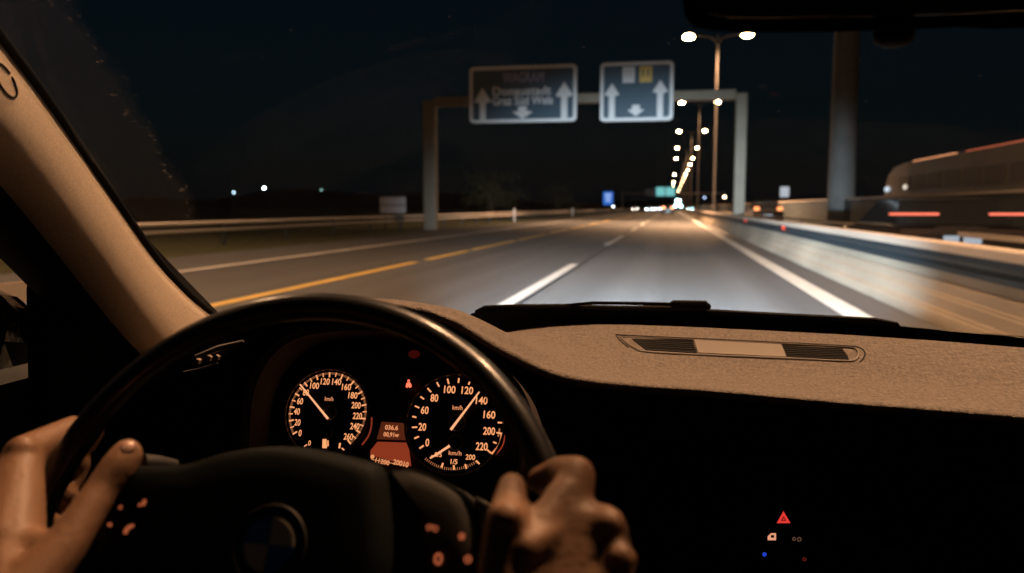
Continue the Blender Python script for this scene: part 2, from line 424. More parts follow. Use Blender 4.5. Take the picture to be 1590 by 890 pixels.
# ---- dashboard -----------------------------------------------------------
lipP = [(60, 690, .93), (150, 640, .90), (230, 590, .88), (300, 545, .86), (360, 512, .84), (420, 492, .83), (500, 480, .82), (580, 480, .82), (620, 483, .82), (660, 490, .825), (700, 504, .83), (723, 516, .835), (760, 539, .85), (800, 560, .87), (850, 583, .90), (900, 596, .93), (1000, 606, .98), (1100, 613, 1.0), (1300, 631, 1.0), (1450, 643, .99), (1590, 655, .98), (1900, 690, .93), (2350, 748, .88)]
crestP = [(60, 660, .99), (150, 610, .97), (230, 560, .95), (300, 515, .94), (360, 487, .93), (420, 474, .92), (500, 467, .91), (580, 466, .91), (620, 468, .91), (660, 473, .915), (700, 479, .92), (723, 486, .925), (760, 503, .94), (800, 524, .96), (850, 549, 1.0), (900, 563, 1.04), (1000, 568, 1.10), (1100, 573, 1.13), (1300, 585, 1.13), (1450, 594, 1.11), (1590, 604, 1.08), (1900, 630, 1.02), (2350, 672, .96)]
NC = 150
lip = crom([at_y(*p) for p in lipP], NC); crest = crom([at_y(*p) for p in crestP], NC)
NR = 22
cols = []
for i in range(NC):
    L, C = lip[i], crest[i]
    px = px_of(L)[0]
    ry = min(ws_y(C.x * 1.15, .90) - .05, ws_y(C.x * 1.15, .92))
    k = max(0, min(1, (820 - px) / 120))
    # rear edge: on the picture line of the dash's rear limit, else hidden behind the hood
    Rh = V((C.x * 1.12, max(C.y + .06, ry), .895))
    kb = max(0, min(1, (px - 690) / 190)); kb = kb * kb * (3 - 2 * kb)
    if 1:
        ry_px = interp([800, 900, 1000, 1100, 1300, 1450, 1590, 1900, 2350], [503, 503, 505, 509, 519, 529, 540, 565, 606], px)
        R_ = at_y(px, ry_px, min(1.27, 1.27 - .6 * max(0, C.x - .1) ** 2 + 0))
        R_ = lerp(Rh, R_, kb)
    midz = (R_ + C) / 2
    if px < 980: midz.z -= .010 * max(0, min(1, (980 - px) / 120))
    lipb = L + V((0, .004, .007))
    P = [R_, midz, C, lerp(C, L, .62) + V((0, 0, .003)), lipb, L, L + V((0, .010, -.006)), L + V((0, .022, -.008))]
    cols.append(crom(P, 36))
dash = MB().grid(cols).build('dashboard', m_leather, car, True, None)
dbv = BVHTree.FromPolygons([v.co.copy() for v in dash.data.vertices], [tuple(p.vertices) for p in dash.data.polygons])

# lower black face with the recess for the gauges
cols = []
for i in range(NC):
    L = lip[i]; px = px_of(L)[0]
    rec = max(0, min(1, (px - 385) / 40)) * max(0, min(1, (850 - px) / 60))
    rec = rec * rec * (3 - 2 * rec)
    f0 = [(0, .020, -.004), (0, .027, -.020), (0, .034, -.06), (0, .035, -.12), (0, .025, -.19), (0, .015, -.30), (0, .03, -.55)]
    f1 = [(0, .020, -.004), (0, .10, -.014), (0, .17, -.03), (0, .19, -.10), (0, .17, -.19), (0, .12, -.30), (0, .10, -.55)]
    cols.append(crom([L + lerp(V(a), V(b), rec) for a, b in zip(f0, f1)], 20))
low = MB().grid(cols).build('lower_dashboard', m_rubber, car, True, None)
lbv = BVHTree.FromPolygons([v.co.copy() for v in low.data.vertices], [tuple(p.vertices) for p in low.data.polygons])

# demister panel: groove, plate and two black grilles, following the surface
def drape(name, outline_px, off, thick, m, parent, nx=24, ny=5, smooth=True):
    """four-sided patch (tl,tr,br,bl in pixels) laid on the dash as a solid of its own"""
    tl, tr, br, bl = [V((*p, 0)) for p in outline_px]
    top, bot = [], []
    for j in range(ny + 1):
        a, b = lerp(tl, bl, j / ny), lerp(tr, br, j / ny)
        rt, rb = [], []
        for i in range(nx + 1):
            q = lerp(a, b, i / nx)
            rt.append(on(dbv, q.x, q.y, off)); rb.append(on(dbv, q.x, q.y, off - thick))
        top.append(rt); bot.append(rb)
    mb = MB(); bm = mb.bm
    T = [[bm.verts.new(p) for p in r] for r in top]; Bv = [[bm.verts.new(p) for p in r] for r in bot]
    for j in range(ny):
        for i in range(nx):
            bm.faces.new((T[j][i], T[j][i + 1], T[j + 1][i + 1], T[j + 1][i]))
    for j in range(ny):
        for i in (0, nx): bm.faces.new((T[j][i], T[j + 1][i], Bv[j + 1][i], Bv[j][i]))
    for i in range(nx):
        for j in (0, ny): bm.faces.new((T[j][i], T[j][i + 1], Bv[j][i + 1], Bv[j][i]))
    return mb.build(name, m, parent, smooth, 30)
m_groove = mat('groove', (.01, .009, .008), .9)
gro = [(956, 520), (980, 521.5), (1100, 527), (1250, 534), (1320, 538), (1336, 541), (1343, 548), (1341, 556), (1336, 562)]
gl_ = [q for q in (on(dbv, *p, .0002) for p in gro) if q]
MB().tube(crom(gl_, 50), .0011, 8).build('panel_groove', m_groove, dash, True)
gl_ = [on(dbv, *p, .0002) for p in [(956, 520), (961, 527), (968, 534), (976, 540)]]
MB().tube(crom(gl_, 14), .0009, 8).build('panel_groove', m_groove, dash, True)
rim_px = [(963, 524), (1100, 529.5), (1250, 536.5), (1318, 540.5), (1331, 545), (1333, 552), (1328, 559), (1312, 561.5), (1222, 557.5), (1082, 551.5), (1003, 547), (988, 543), (976, 536)]
rc = [on(dbv, *p, .001) for p in rim_px]
MB().tube(crom(rc + [rc[0]], 90), .0016, 8, flat=.8).build('demister_rim', m_trim, dash, True)
drape('demister_plate', [(1077, 529.5), (1213, 536.5), (1221, 556), (1084, 549.5)], .0022, .003, m_trim, dash)
for q in ([(981, 527), (1075, 530.5), (1082, 549), (1003, 544)], [(1214, 537.5), (1307, 542), (1318, 558.5), (1222, 555.5)]):
    gmesh = drape('demister_grille', q, .0012, .003, m_groove, dash, 20, 6)
    tl, tr, br, bl = [V((*p, 0)) for p in q]
    mb = MB()
    for k in range(1, 6):
        a, b = lerp(tl, bl, k / 6), lerp(tr, br, k / 6)
        pp = [on(dbv, *(lerp(a, b, i / 12).xy), .0030) for i in range(13)]
        mb.tube(pp, .0010, 6)
    mb.build('grille_slats', mat('grille_bar', (.022, .02, .018), .5), dash, True)

# left air vent beside the gauges
def lv(px, py, d=.86): return at(px, py, d)
vt = MB().slab([lv(278, 581), lv(305, 572), lv(345, 556), lv(378, 533), lv(345, 540), lv(310, 556)], FW * .01).build('air_vent', m_black, car)
MB().tube([lv(304, 554, .85), lv(340, 541, .85), lv(378, 530, .85)], [.002, .0035, .0015], 8).build('vent_edge', mat('vent_lip', (.16, .14, .12), .5), vt, True)
for (x, y, w) in ((304, 562, 5), (321, 557, 6), (334, 556, 5)):
    MB().prism([lv(x - w, y + 4, .85), lv(x + w - 2, y + 4, .85), lv(x + w, y - 2, .85), lv(x, y - 5, .85), lv(x - w + 1, y - 1, .85)], [p + FW * .01 for p in [lv(x - w, y + 4, .85), lv(x + w - 2, y + 4, .85), lv(x + w, y - 2, .85), lv(x, y - 5, .85), lv(x - w + 1, y - 1, .85)]]).build('vent_louvre', mat('vent_clip', (.30, .22, .16), .5), vt)
MB().tube([lv(285, 578, .85), lv(310, 574, .85), lv(338, 564, .85)], [.001, .002, .001], 8).build('vent_edge', mat('vent_lip2', (.10, .09, .08), .5), vt, True)

# chrome lines and lit buttons on the black centre console
def lowp(px, py, off=.002):
    q = on(lbv, px, py, off)
    return q if q else at(px, py, .85)
for a, b, r in (((1018, 819), (1073, 826), .0008), ((1362, 854), (1426, 858), .0008), ((1536, 755), (1600, 756), .0018)):
    MB().tube([lerp(lowp(*a), lowp(*b), i / 6) for i in range(7)], r, 6).build('trim_strip', mat('trim_line', (.22, .19, .16), .4, metal=.4), low, True)
def vent_block(x0, y0, x1, y1):
    mb = MB()
    for k in range(5):
        y = lerp(y0, y1, k / 4)
        mb.tube([lowp(lerp(x0, x1, i / 5), y + (i * 1.2), .004) for i in range(6)], .0022, 6)
    return mb.build('air_vent', m_gloss, low, True)
vent_block(1030, 690, 1170, 760); vent_block(1230, 700, 1370, 772)
def px_poly(mb, pts, fn, vec):
    P = [fn(*p) for p in pts]; mb.slab(P, vec); return mb
tri_o = [(1216.5, 794), (1206, 812.5), (1227.5, 812.5)]
cb = lowp(1216, 804, .004); nb = -ray(1216, 804).normalized()
def cbp(px, py, o=0): return at_plane(px, py, cb + nb * (o + .014), nb)
hz_b = MB().slab([cbp(1196, 788, -.003), cbp(1238, 790, -.003), cbp(1238, 818, -.003), cbp(1196, 816, -.003)], nb * .002).build('hazard_button', m_gloss, low)
mb = MB(); o3 = [cbp(*p) for p in tri_o]; cc = sum(o3, V()) / 3; i3 = [lerp(p, cc, .62) for p in o3]; i4 = [lerp(p, cc, .82) for p in o3]
for i in range(3):
    j = (i + 1) % 3; mb.bm.faces.new([mb.bm.verts.new(p) for p in (o3[i], o3[j], i3[j], i3[i])])
mb.bm.faces.new([mb.bm.verts.new(p) for p in i4]); mb.build('hazard_triangle', m_hazard, hz_b)
mb = MB()
for poly in ([(1192, 839), (1205, 839), (1205, 828), (1197, 828), (1192, 833)],):
    mb.slab([cbp(*p) for p in poly], nb * .0004)
mb.build('button_icon', m_whiteicon, low)
MB().slab([cbp(1197, 835, .001), cbp(1202, 835, .001), cbp(1202, 831, .001), cbp(1197, 831, .001)], nb * .0004).build('icon_window', m_dial, low)
mb = MB().disc(cbp(1233, 837), RT, UP, .0024, 16, .0012); mb.disc(cbp(1241, 837.5), RT, UP, .0028, 16, .0015); mb.build('button_icon', m_dimicon, low)
MB().disc(cbp(1187, 861), RT, UP, .0027, 16).build('blue_lamp', m_blueled, low)
MB().disc(cbp(1249, 868.5), RT, UP, .0026, 16, .0008).build('red_glow_spot', m_dimred, low)

# ---- instrument cluster ----------------------------------------------------
GN = V((.03, -.93, .365)).normalized(); GO = at(610, 650, .92)
GU = V((1, 0, 0)) - GN * GN.x; GU.normalize(); GV = GN.cross(GU)
def gp(px, py, off=0.0): return at_plane(px, py, GO + GN * off, GN)
PXM = .92 / FPX                           # metres per picture pixel on the gauge plane
cl_out = [(396, 720), (398, 640), (412, 590), (436, 556), (470, 536), (520, 528), (580, 527), (640, 532), (700, 550), (752, 585), (790, 630), (806, 690), (800, 745), (760, 800), (600, 830), (450, 800)]
face = crom([gp(*p, -.012) for p in cl_out + cl_out[:1]], 80)[:-1]
cluster = MB().slab(face, -GN * .01).build('instrument_cluster', m_black, car)
cluster['label'] = 'two round orange lit gauges with small screens between them'
# hood tunnel round the cluster
rim_out = [(386, 720), (390, 636), (404, 582), (430, 546), (466, 524), (520, 515), (584, 514), (648, 519), (712, 538), (768, 576), (806, 626), (820, 690), (812, 748)]
r0 = crom([gp(*p, -.012) for p in cl_out[:13]], 60); r1 = crom([gp(*p, .075) for p in rim_out], 60); r2 = crom([gp(*p, .082) for p in [(374, 722), (376, 632), (394, 574), (424, 536), (462, 512), (518, 503), (586, 502), (652, 507), (722, 527), (782, 568), (820, 622), (834, 690), (824, 752)]], 60)
MB().grid([r0, [lerp(a, b, .5) for a, b in zip(r0, r1)], r1, r2, [p - GN * .07 for p in r2]]).build('cluster_hood', mat('hood_plastic', (.045, .03, .027), .7), cluster, True)

def dial(cx, cy, rpx):
    c = gp(cx, cy)
    MB().disc(c, GU, GV, rpx * PXM, 64).build('dial', m_dial, cluster)
    ring = [c + (GU * math.cos(2 * PI * i / 72) + GV * math.sin(2 * PI * i / 72)) * (rpx + 1.2) * PXM + GN * .004 for i in range(72)]
    MB().tube(ring, .0017, 8, closed=True).build('dial_bezel', m_bezel, cluster, True)
def tick(mb, c, ang, r0, r1, w, off=.0012):
    a = math.radians(ang); d = GU * math.cos(a) + GV * math.sin(a); s = GV * math.cos(a) - GU * math.sin(a)
    P = [c + d * r0 - s * w / 2, c + d * r1 - s * w / 2, c + d * r1 + s * w / 2, c + d * r0 + s * w / 2]
    mb.bm.faces.new([mb.bm.verts.new(p * PXM + GO + GN * off) if False else mb.bm.verts.new(p + GN * off) for p in P])
def gtext(mb, s, px, py, w, h, bold=.016): mb.text(s, gp(px, py, .0012), GU, GV, w * PXM, h * PXM, bold=bold)
def line(mb, a, b, w0, w1, off):
    A_, B_ = gp(*a, off), gp(*b, off); t = (B_ - A_).normalized(); s = GN.cross(t)
    mb.prism([A_ - s * w0 / 2, B_ - s * w1 / 2, B_ + s * w1 / 2, A_ + s * w0 / 2], [p + GN * .0008 for p in (A_ - s * w0 / 2, B_ - s * w1 / 2, B_ + s * w1 / 2, A_ + s * w0 / 2)])

# left gauge
LC = (509, 641); RC = (707, 659)
dial(*LC, 68); dial(*RC, 76)
c = gp(*LC); mb = MB(); mn = MB()
for v in range(0, 261, 2):
    ang = 215 - v * 1.004
    if v % 20 == 0: tick(mb, c, ang, 56 * PXM, 64 * PXM, 2.3 * PXM)
    elif v % 10 == 0: tick(mb, c, ang, 57.5 * PXM, 64 * PXM, 1.7 * PXM)
    else: tick(mn, c, ang, 60.5 * PXM, 64 * PXM, .75 * PXM)
for s, x, y in (('0', 466, 672.5), ('20', 462, 656), ('40', 461, 639), ('60', 466, 623), ('80', 475, 609.5), ('100', 488.5, 599), ('120', 505, 592.5), ('140', 522.8, 593), ('160', 538, 601), ('180', 548, 614), ('200', 553, 629.5), ('220', 555, 646), ('240', 551, 662), ('260', 541, 678)):
    gtext(mb, s, x, y, 5.1 * len(s) - .4, 10.2)
gtext(mb, '0', 480.6, 688, 4.2, 8); gtext(mb, '1', 527.4, 692, 3, 8)
line(mb, (472.5, 693.5), (477, 690.5), 1.4 * PXM, 1.4 * PXM, .0012); line(mb, (531, 696), (537, 701), 1.8 * PXM, 1.8 * PXM, .0012)
# fuel pump symbol
mb.slab([gp(500.5, 696, .0012), gp(507.5, 696, .0012), gp(507, 682, .0012), gp(501, 682, .0012)], GN * .0003)
mb.slab([gp(508.3, 694, .0012), gp(510.5, 692, .0012), gp(510, 684, .0012), gp(508.3, 684, .0012)], GN * .0003)
mb.build('scale_markings', m_orange, cluster)
mn2 = MB(); gtext(mn2, 'km/h', 511, 619.5, 14, 6.5, .01); mn2.build('scale_unit', m_orange_b, cluster)
mn.build('fine_ticks', glow('fine_glow', (1, .36, .15), .5), cluster)
mb = MB(); line(mb, (509.5, 650.5), (466, 597), 3.4 * PXM, 1.9 * PXM, .006); mb.build('needle', m_needle, cluster)
for q, r in (((512, 641), 10.5), ((507, 671), 9)):
    MB().tube([gp(*q, .003) + (GU * math.cos(i * PI / 16) + GV * math.sin(i * PI / 16)) * r * PXM for i in range(32)], .0006, 6, closed=True).build('needle_hub', m_bezel, cluster, True)

# right gauge
c = gp(*RC); mb = MB()
for a_, b_ in (((651.5, 696.5), (658, 692)), ((643.5, 681), (650.5, 678)), ((640, 663.7), (648, 663.4)), ((640.5, 646.8), (646.5, 648.2)), ((644.5, 630.5), (651, 633.5)), ((653, 616), (658.5, 620)), ((664, 603), (669.5, 609)), ((678.5, 594), (682, 600.5)), ((695, 588.5), (697, 596.5)), ((712.6, 587.5), (712, 594.5)), ((729.3, 593), (727.8, 597.5)),
               ((773, 656.3), (779.5, 656.6)), ((771, 672), (779.5, 673.2)), ((766, 686.5), (771, 688.5)), ((756.5, 698.5), (763, 704))):
    line(mb, a_, b_, 2.2 * PXM, 2.2 * PXM, .0012)
for s, x, y in (('0', 663.5, 687.3), ('20', 655.7, 663), ('60', 659.6, 637), ('80', 674.5, 618), ('100', 698.4, 605), ('120', 725.7, 606.3), ('140', 748, 622), ('160', 760, 644), ('200', 759.5, 669.5), ('220', 748, 693.3)):
    gtext(mb, s, x, y, 6.2 * len(s) - .4, 11.8)
gtext(mb, '200', 730.4, 710, 14.5, 8); gtext(mb, '1/5', 705, 717, 10.5, 7.5); gtext(mb, '0/5', 680.5, 706, 11, 7)
for a_, b_ in (((668, 712), (672, 707.5)), ((685.7, 726), (688, 719)), ((704.8, 729.5), (704.8, 722.5)), ((724.5, 728), (722.5, 721)), ((744.5, 720.5), (739.5, 715.5))):
    line(mb, a_, b_, 2.3 * PXM, 2.3 * PXM, .0012)
mb.build('scale_markings', m_orange, cluster)
mn = MB()
for i in range(26):
    ang = 234 + i * 72 / 25
    tick(mn, gp(705, 660), ang, 64 * PXM, 68 * PXM, .8 * PXM)
mn.build('fine_ticks', glow('fine_glow_low', (1, .36, .15), .6), cluster); mn = MB()
for i in range(11): tick(mn, gp(707, 660), -2 - i * .9, 68 * PXM, 70.5 * PXM, .8 * PXM)
for q_ in ((710.4, 633, 16, 7), (706.7, 703.6, 20, 6.5)):
    mk = MB(); gtext(mk, 'km/h', *q_, .01); mk.build('scale_unit', m_orange_b, cluster)
mn.build('fine_ticks', glow('fine_glow_right', (1, .36, .15), .6), cluster)
mb = MB()
arc = [(781, 674.5), (781, 680), (779.5, 687), (776, 694.5), (771, 701), (765, 706.5)]
A_ = crom([gp(*p, .0012) for p in arc], 20); cB = gp(*RC, .0012)
mb.grid([A_, [lerp(p, cB, .055) for p in A_]]); mb.build('limit_arc', glow('arc_glow', (1, .33, .13), 1.0), cluster)
mb = MB()
arc = [(783.5, 668), (784, 680), (782, 690), (777, 699), (768, 708.5)]
A_ = crom([gp(*p, .0016) for p in arc], 20); mb.grid([A_, [lerp(p, cB, .02) for p in A_]]); mb.build('limit_arc', glow('arc_glow_red', (1, .12, .05), .35), cluster)
mb = MB()
arc = [(578.5, 648), (577.5, 664), (573, 678), (563, 692)]
A_ = crom([gp(*p, .0045) for p in arc], 20); mb.grid([A_, [lerp(p, gp(*LC, .0045), .035) for p in A_]]); mb.build('limit_arc', glow('arc_glow_dim', (1, .13, .06), .22), cluster)
mb = MB(); line(mb, (700, 667.5), (744.5, 608.5), 3.8 * PXM, 2.0 * PXM, .006); mb.build('needle', m_needle, cluster)
mb = MB(); line(mb, (698.3, 692.5), (669.5, 711), 3.6 * PXM, 2.0 * PXM, .006); mb.build('needle', m_needle, cluster)
for q, r in (((710, 656), 12.5), ((707, 687), 11)):
    MB().tube([gp(*q, .003) + (GU * math.cos(i * PI / 16) + GV * math.sin(i * PI / 16)) * r * PXM for i in range(32)], .0006, 6, closed=True).build('needle_hub', m_bezel, cluster, True)
# screens between the gauges
MB().slab([gp(592.5, 655), gp(626, 657), gp(630.5, 683.5), gp(585, 682)], -GN * .002).build('display_screen', m_screen, cluster)
MB().slab([gp(586, 686), gp(633, 687.5), gp(638, 724), gp(575, 707), gp(575, 700)], -GN * .002).build('display_screen', m_screen2, cluster)
mb = MB(); gtext(mb, '036.6', 608, 664, 21, 7.5, .03); gtext(mb, '00,91w', 607.5, 675.5, 25, 8, .03); mb.build('display_digits', m_orange_b, cluster)
mb = MB(); ud = (gp(637, 723) - gp(576, 709)).normalized(); vd = GN.cross(ud)
mb.text('11200', gp(594, 716.8, .0012), ud, vd, 23 * PXM, 7.5 * PXM, bold=.03); mb.text('20010', gp(622.5, 719.5, .0012), ud, vd, 25 * PXM, 8 * PXM, bold=.03)
mb.disc(gp(578.3, 709.3, .0012), GU, GV, 3.2 * PXM, 16)
line(mb, (577, 713.5), (634, 724), .9 * PXM, .9 * PXM, .0012)
mb.build('display_digits', m_orange_b, cluster)
# belt warning figure and a dim red reflection drawn as a glowing disc
mb = MB(); mb.disc(gp(634.5, 591.3, .001), GU, GV, 2.0 * PXM, 14)
mb.slab([gp(630, 601, .001), gp(631, 595.5, .001), gp(633, 593.8, .001), gp(636, 593.8, .001), gp(638.3, 596, .001), gp(639.3, 600.5, .001), gp(636, 602.5, .001), gp(634, 600, .001), gp(632.5, 602.5, .001)], GN * .0003)
mb.build('belt_warning', glow('belt_red', (1, .16, .08), 1.6), cluster)
MB().disc(gp(643, 550, .05), GU, GV * .7, 9 * PXM, 20).build('red_glow_spot', m_redglint, cluster)

# ---- steering wheel ---------------------------------------------------------
WT = math.radians(26)
WN = V((0, -math.cos(WT), math.sin(WT))); WA = V((1, 0, 0)); WB = WN.cross(WA)
WC = V((-.2345, .4385, .869)); WR = .19; RR = .0090
def wp(th, r=WR - RR, w=0.0): return WC + (WA * math.cos(th) + WB * math.sin(th)) * r + WN * w
wheel = MB().tube([wp(2 * PI * i / 128) for i in range(128)], RR, 20, closed=True, flat=1.3).build('steering_wheel', m_rim, car, True, None)
MB().tube([wp(2 * PI * i / 128, WR - 2 * RR + .0012, .006) for i in range(128)], .0012, 6, closed=True).build('rim_seam', mat('rim_thread', (.05, .05, .052), .5), wheel, True)
def hp(px, py, w): return at_plane(px, py, WC + WN * w, WN)
hub = [(165, 800), (190, 745), (225, 725), (296, 722), (358, 704), (432, 694), (491, 697), (569, 714), (604, 730), (616, 777), (622, 840), (618, 900), (590, 980), (500, 1060), (400, 1070), (270, 1040), (190, 960), (160, 880)]
def cushion(outline, w0, w1, name, m, inset=(.0, .025, .06, .11, .18, .4)):
    P = crom([hp(*p, w0) for p in outline + outline[:1]], 90)[:-1]
    cc = sum(P, V()) / len(P)
    rr = [[p - WN * .03 for p in P], P]
    for k, i in enumerate(inset[1:], 1):
        f = 1 - (1 - k / (len(inset) - 1)) ** 2.4
        rr.append([lerp(p, cc, i) + WN * (w1 - w0) * f for p in P])
    return MB().loft(rr).build(name, m, wheel, True, 60)
pad = cushion(hub, .006, .028, 'airbag_cover', m_hub)
m_litspoke = mat('lit_spoke_plastic', (.05, .048, .044), .6, spec=.2, bump=[('noise', 900, .3, .0005, I3)])  # hub plastic made lighter: the light on this spoke is in its colour
spk = [(610, 731), (640, 728), (680, 742), (717, 764), (733, 789), (742, 830), (735, 880), (690, 930), (630, 950), (625, 840), (620, 778)]
cushion(spk, .004, .014, 'spoke', m_litspoke, (0, .04, .12, .4, .8))
spk2 = [(738, 770), (756, 783), (752, 790), (790, 830), (800, 880), (745, 900), (744, 830), (736, 786)]
cushion(spk2, .0, .006, 'spoke_trim', mat('spoke_trim', (.22, .20, .17), .4), (0, .06, .2, .5, .8))
spl = [(160, 800), (120, 800), (100, 840), (110, 900), (150, 930), (158, 880)]
cushion(spl, .0, .010, 'spoke', m_hub, (0, .04, .12, .4, .8))
# silver inlay on the rim at the right
a0 = math.radians(17.5)
MB().tube([wp(a0 - .012, w=.0), wp(a0, w=.0), wp(a0 + .012, w=.0)], RR * 1.05, 20, flat=1.28).build('rim_inlay', mat('inlay_metal', (.40, .33, .26), .35, metal=.7), wheel, True)
# round emblem: dark ring with blue and silver quarters
EC = hp(418, 846, .034); er = .031 * .5
MB().disc(EC - WN * .001, WA, WB, er * 1.45, 48).build('emblem', m_gloss, wheel)
MB().tube([EC + (WA * math.cos(i * PI / 24) + WB * math.sin(i * PI / 24)) * er * 1.45 for i in range(48)], .0007, 6, closed=True).build('emblem_ring', mat('emblem_edge', (.03, .03, .03), .5), wheel, True)
for k in range(4):
    mb = MB(); n = 12
    pts = [EC + WN * .0006] + [EC + WN * .0006 + (WA * math.cos((k + i / n) * PI / 2) + WB * math.sin((k + i / n) * PI / 2)) * er for i in range(n + 1)]
    mb.slab(pts, WN * .0005); mb.build('emblem_quarter', m_silver if k in (0, 2) else m_blue, wheel)
# lit symbols on the spokes
def ip(px, py, w=.0165): return hp(px, py, w)
IM = .40 / FPX
mb = MB()
for (x, y, r) in ((666, 819, 5.5), (676, 821, 5.5), (671, 818, 4)):
    mb.disc(ip(x, y), WA, WB, r * IM, 14, r * IM * .55)
mb.text('0', ip(680.5, 868), WA, WB, 17 * IM, 22 * IM, bold=.03)
mb.disc(ip(717, 833), WA, WB, 6.5 * IM, 16, 4.2 * IM)
for dx in (-3, 0, 3): mb.slab([ip(717 + dx - .9, 828), ip(717 + dx + .9, 828), ip(717 + dx + .9, 838), ip(717 + dx - .9, 838)], WN * .0003)
mb.disc(ip(726.5, 868.5), WA, WB, 7.5 * IM, 18, 4.5 * IM); mb.disc(ip(727, 868.5), WA, WB, 2.6 * IM, 12)
mb.build('switch_symbols', m_icon, wheel)
mb = MB()
def jp(px, py): return hp(px, py, .040)
mb.disc(jp(187, 788), WA, WB, 4 * IM, 12, 1.5 * IM); mb.disc(jp(217, 784), WA, WB, 3.5 * IM, 12, 1.0 * IM)
mb.tube([jp(222, 785), jp(224, 780), jp(224.5, 776)], .0010, 6); mb.disc(jp(171, 815), WA, WB, 4 * IM, 12, 1.2 * IM); mb.disc(jp(168, 814), WA, WB, 2.2 * IM, 8)
mb.tube([jp(194, 829), jp(196, 823), jp(201, 818), jp(207, 816)], [.0011, .0013, .0013, .001], 6)
mb.build('switch_symbols', m_icon, wheel)
# column stalk on the left
MB().tube([at(222, 718, .56), at(250, 719, .57), at(272, 722, .58)], [.006, .005, .004], 10).build('column_stalk', mat('stalk', (.05, .05, .05), .4), car, True)
MB().tube([wp(PI * .5, .02, -.02), WC - WN * .2], .05, 20).build('steering_column', m_black, car, True)

# wipers parked outside at the foot of the glass
def wo(px, py, o=.014):
    P = ws_hit(px, py); return EYE + (P - EYE) * (1.004 + o * 1.1)
w1 = MB().tube([wo(738, 484), wo(752, 480), wo(800, 478), wo(870, 478), wo(960, 481), wo(1050, 482), wo(1098, 482)], [.002, .006, .006, .0065, .007, .008, .008], 8)
w1 = w1.build('wiper', m_rubber, car, True)
MB().tube([wo(872, 474, .02), wo(920, 470.5, .02), wo(980, 471, .02), wo(1040, 472.5, .02), wo(1045, 472, .02), wo(1095, 473, .02), wo(1100, 477, .02)], [.0018, .0026, .0028, .003, .006, .0064, .005], 8).build('wiper_arm', m_rubber, w1, True)
w2 = MB().tube([wo(1092, 486), wo(1200, 492), wo(1300, 497), wo(1360, 500), wo(1392, 505), wo(1398, 509)], [.007, .007, .007, .0065, .005, .002], 8).build('wiper', m_rubber, car, True)
MB().tube([wo(1398, 507, .016), wo(1430, 510, .016), wo(1462, 513, .016)], [.0008, .0010, .0006], 6).build('wiper_arm', m_chrome, w2, True)
MB().tube([wo(1528, 518, .016), wo(1560, 521, .016), wo(1600, 524, .016)], [.0006, .0010, .0008], 6).build('wiper_arm', m_chrome, w2, True)

# =================================================================== THE DRIVER
driver = empty('person', (-.34, -.05, .56))
tag(driver, 'person in a dark sweater gripping the steering wheel with both hands', 'person')
def capsule(mb, a, b, ra, rb, n=2):
    bm = bmesh.new()
    for c, r in ((a, ra), (b, rb)):
        q = bmesh.ops.create_icosphere(bm, subdivisions=n, radius=r); bmesh.ops.translate(bm, vec=V(c), verts=q['verts'])
    h = bmesh.ops.convex_hull(bm, input=bm.verts[:])
    for v in [v for v in bm.verts if not v.link_faces]: bm.verts.remove(v)
    vm = {v: mb.bm.verts.new(v.co) for v in bm.verts}
    for f in bm.faces:
        mb.bm.faces.new([vm[v] for v in f.verts])
    bm.free()
def chain(mb, pts):
    for (a, ra), (b, rb) in zip(pts, pts[1:]): capsule(mb, a, b, ra, rb)
def fuse(mb, name, m, parent, vox, smooth, off):
    o = mb.build(name, m)
    md = o.modifiers.new('r', 'REMESH'); md.mode = 'VOXEL'; md.voxel_size = vox
    ms = o.modifiers.new('s', 'SMOOTH'); ms.factor = .5; ms.iterations = smooth
    dg = bpy.context.evaluated_depsgraph_get(); dg.update()
    me = bpy.data.meshes.new_from_object(o.evaluated_get(dg))
    o.modifiers.clear(); o.data = me
    me.polygons.foreach_set('use_smooth', [True] * len(me.polygons))
    if not me.materials: me.materials.append(m)
    me.transform(Matrix.Translation(-V(off)))
    o.parent = parent
    return o
body = MB()
# right hand: index over the rim, thumb up the inner side
wrR = at(838, 1035, .398)
iM, mM, rM, pM = at(882, 808, .414), at(936, 822, .412), at(948, 872, .404), at(945, 920, .397)
palm = at(852, 902, .409)
for k, r in ((iM, .0125), (mM, .0132), (rM, .0122), (pM, .0112)):
    capsule(body, wrR, k, .027, r); capsule(body, palm, k, .023, r)
chain(body, [(iM, .0126), (mM, .0126), (rM, .0118), (pM, .011)])
for a_, b_ in ((iM, mM), (mM, rM), (rM, pM)):
    capsule(body, palm, lerp(a_, b_, .5), .023, .0135); capsule(body, wrR, lerp(a_, b_, .5), .027, .0125)
chain(body, [(iM, .0125), (at(894, 739, .430), .0112), (at(870, 733, .462), .0095), (at(838, 746, .472), .0082)])
capsule(body, at(838, 822, .404), at(878, 770, .420), .0095, .0105)
chain(body, [(mM, .0132), (at(948, 828, .438), .0110), (at(905, 800, .472), .0098), (at(862, 800, .470), .0085)])
chain(body, [(rM, .0122), (at(962, 872, .425), .0105), (at(918, 862, .455), .0092), (at(880, 855, .452), .008)])
chain(body, [(pM, .0112), (at(956, 905, .408), .0095), (at(920, 905, .432), .0082), (at(890, 900, .43), .0072)])
tC, tM, tI, tT = at(806, 975, .388), at(784, 885, .394), at(788, 810, .398), at(795, 755, .424)
chain(body, [(wrR, .022), (tC, .019), (tM, .0138), (tI, .0112), (tT, .0078)])
capsule(body, tM, iM, .0125, .010); capsule(body, tM, palm, .014, .017); capsule(body, tC, palm, .018, .019)
capsule(body, at(815, 850, .392), iM, .009, .009)
capsule(body, mM, at(944, 814, .405), .0115, .0095); capsule(body, rM, at(962, 866, .397), .0105, .0085); capsule(body, tI, at(787, 803, .392), .0105, .009)
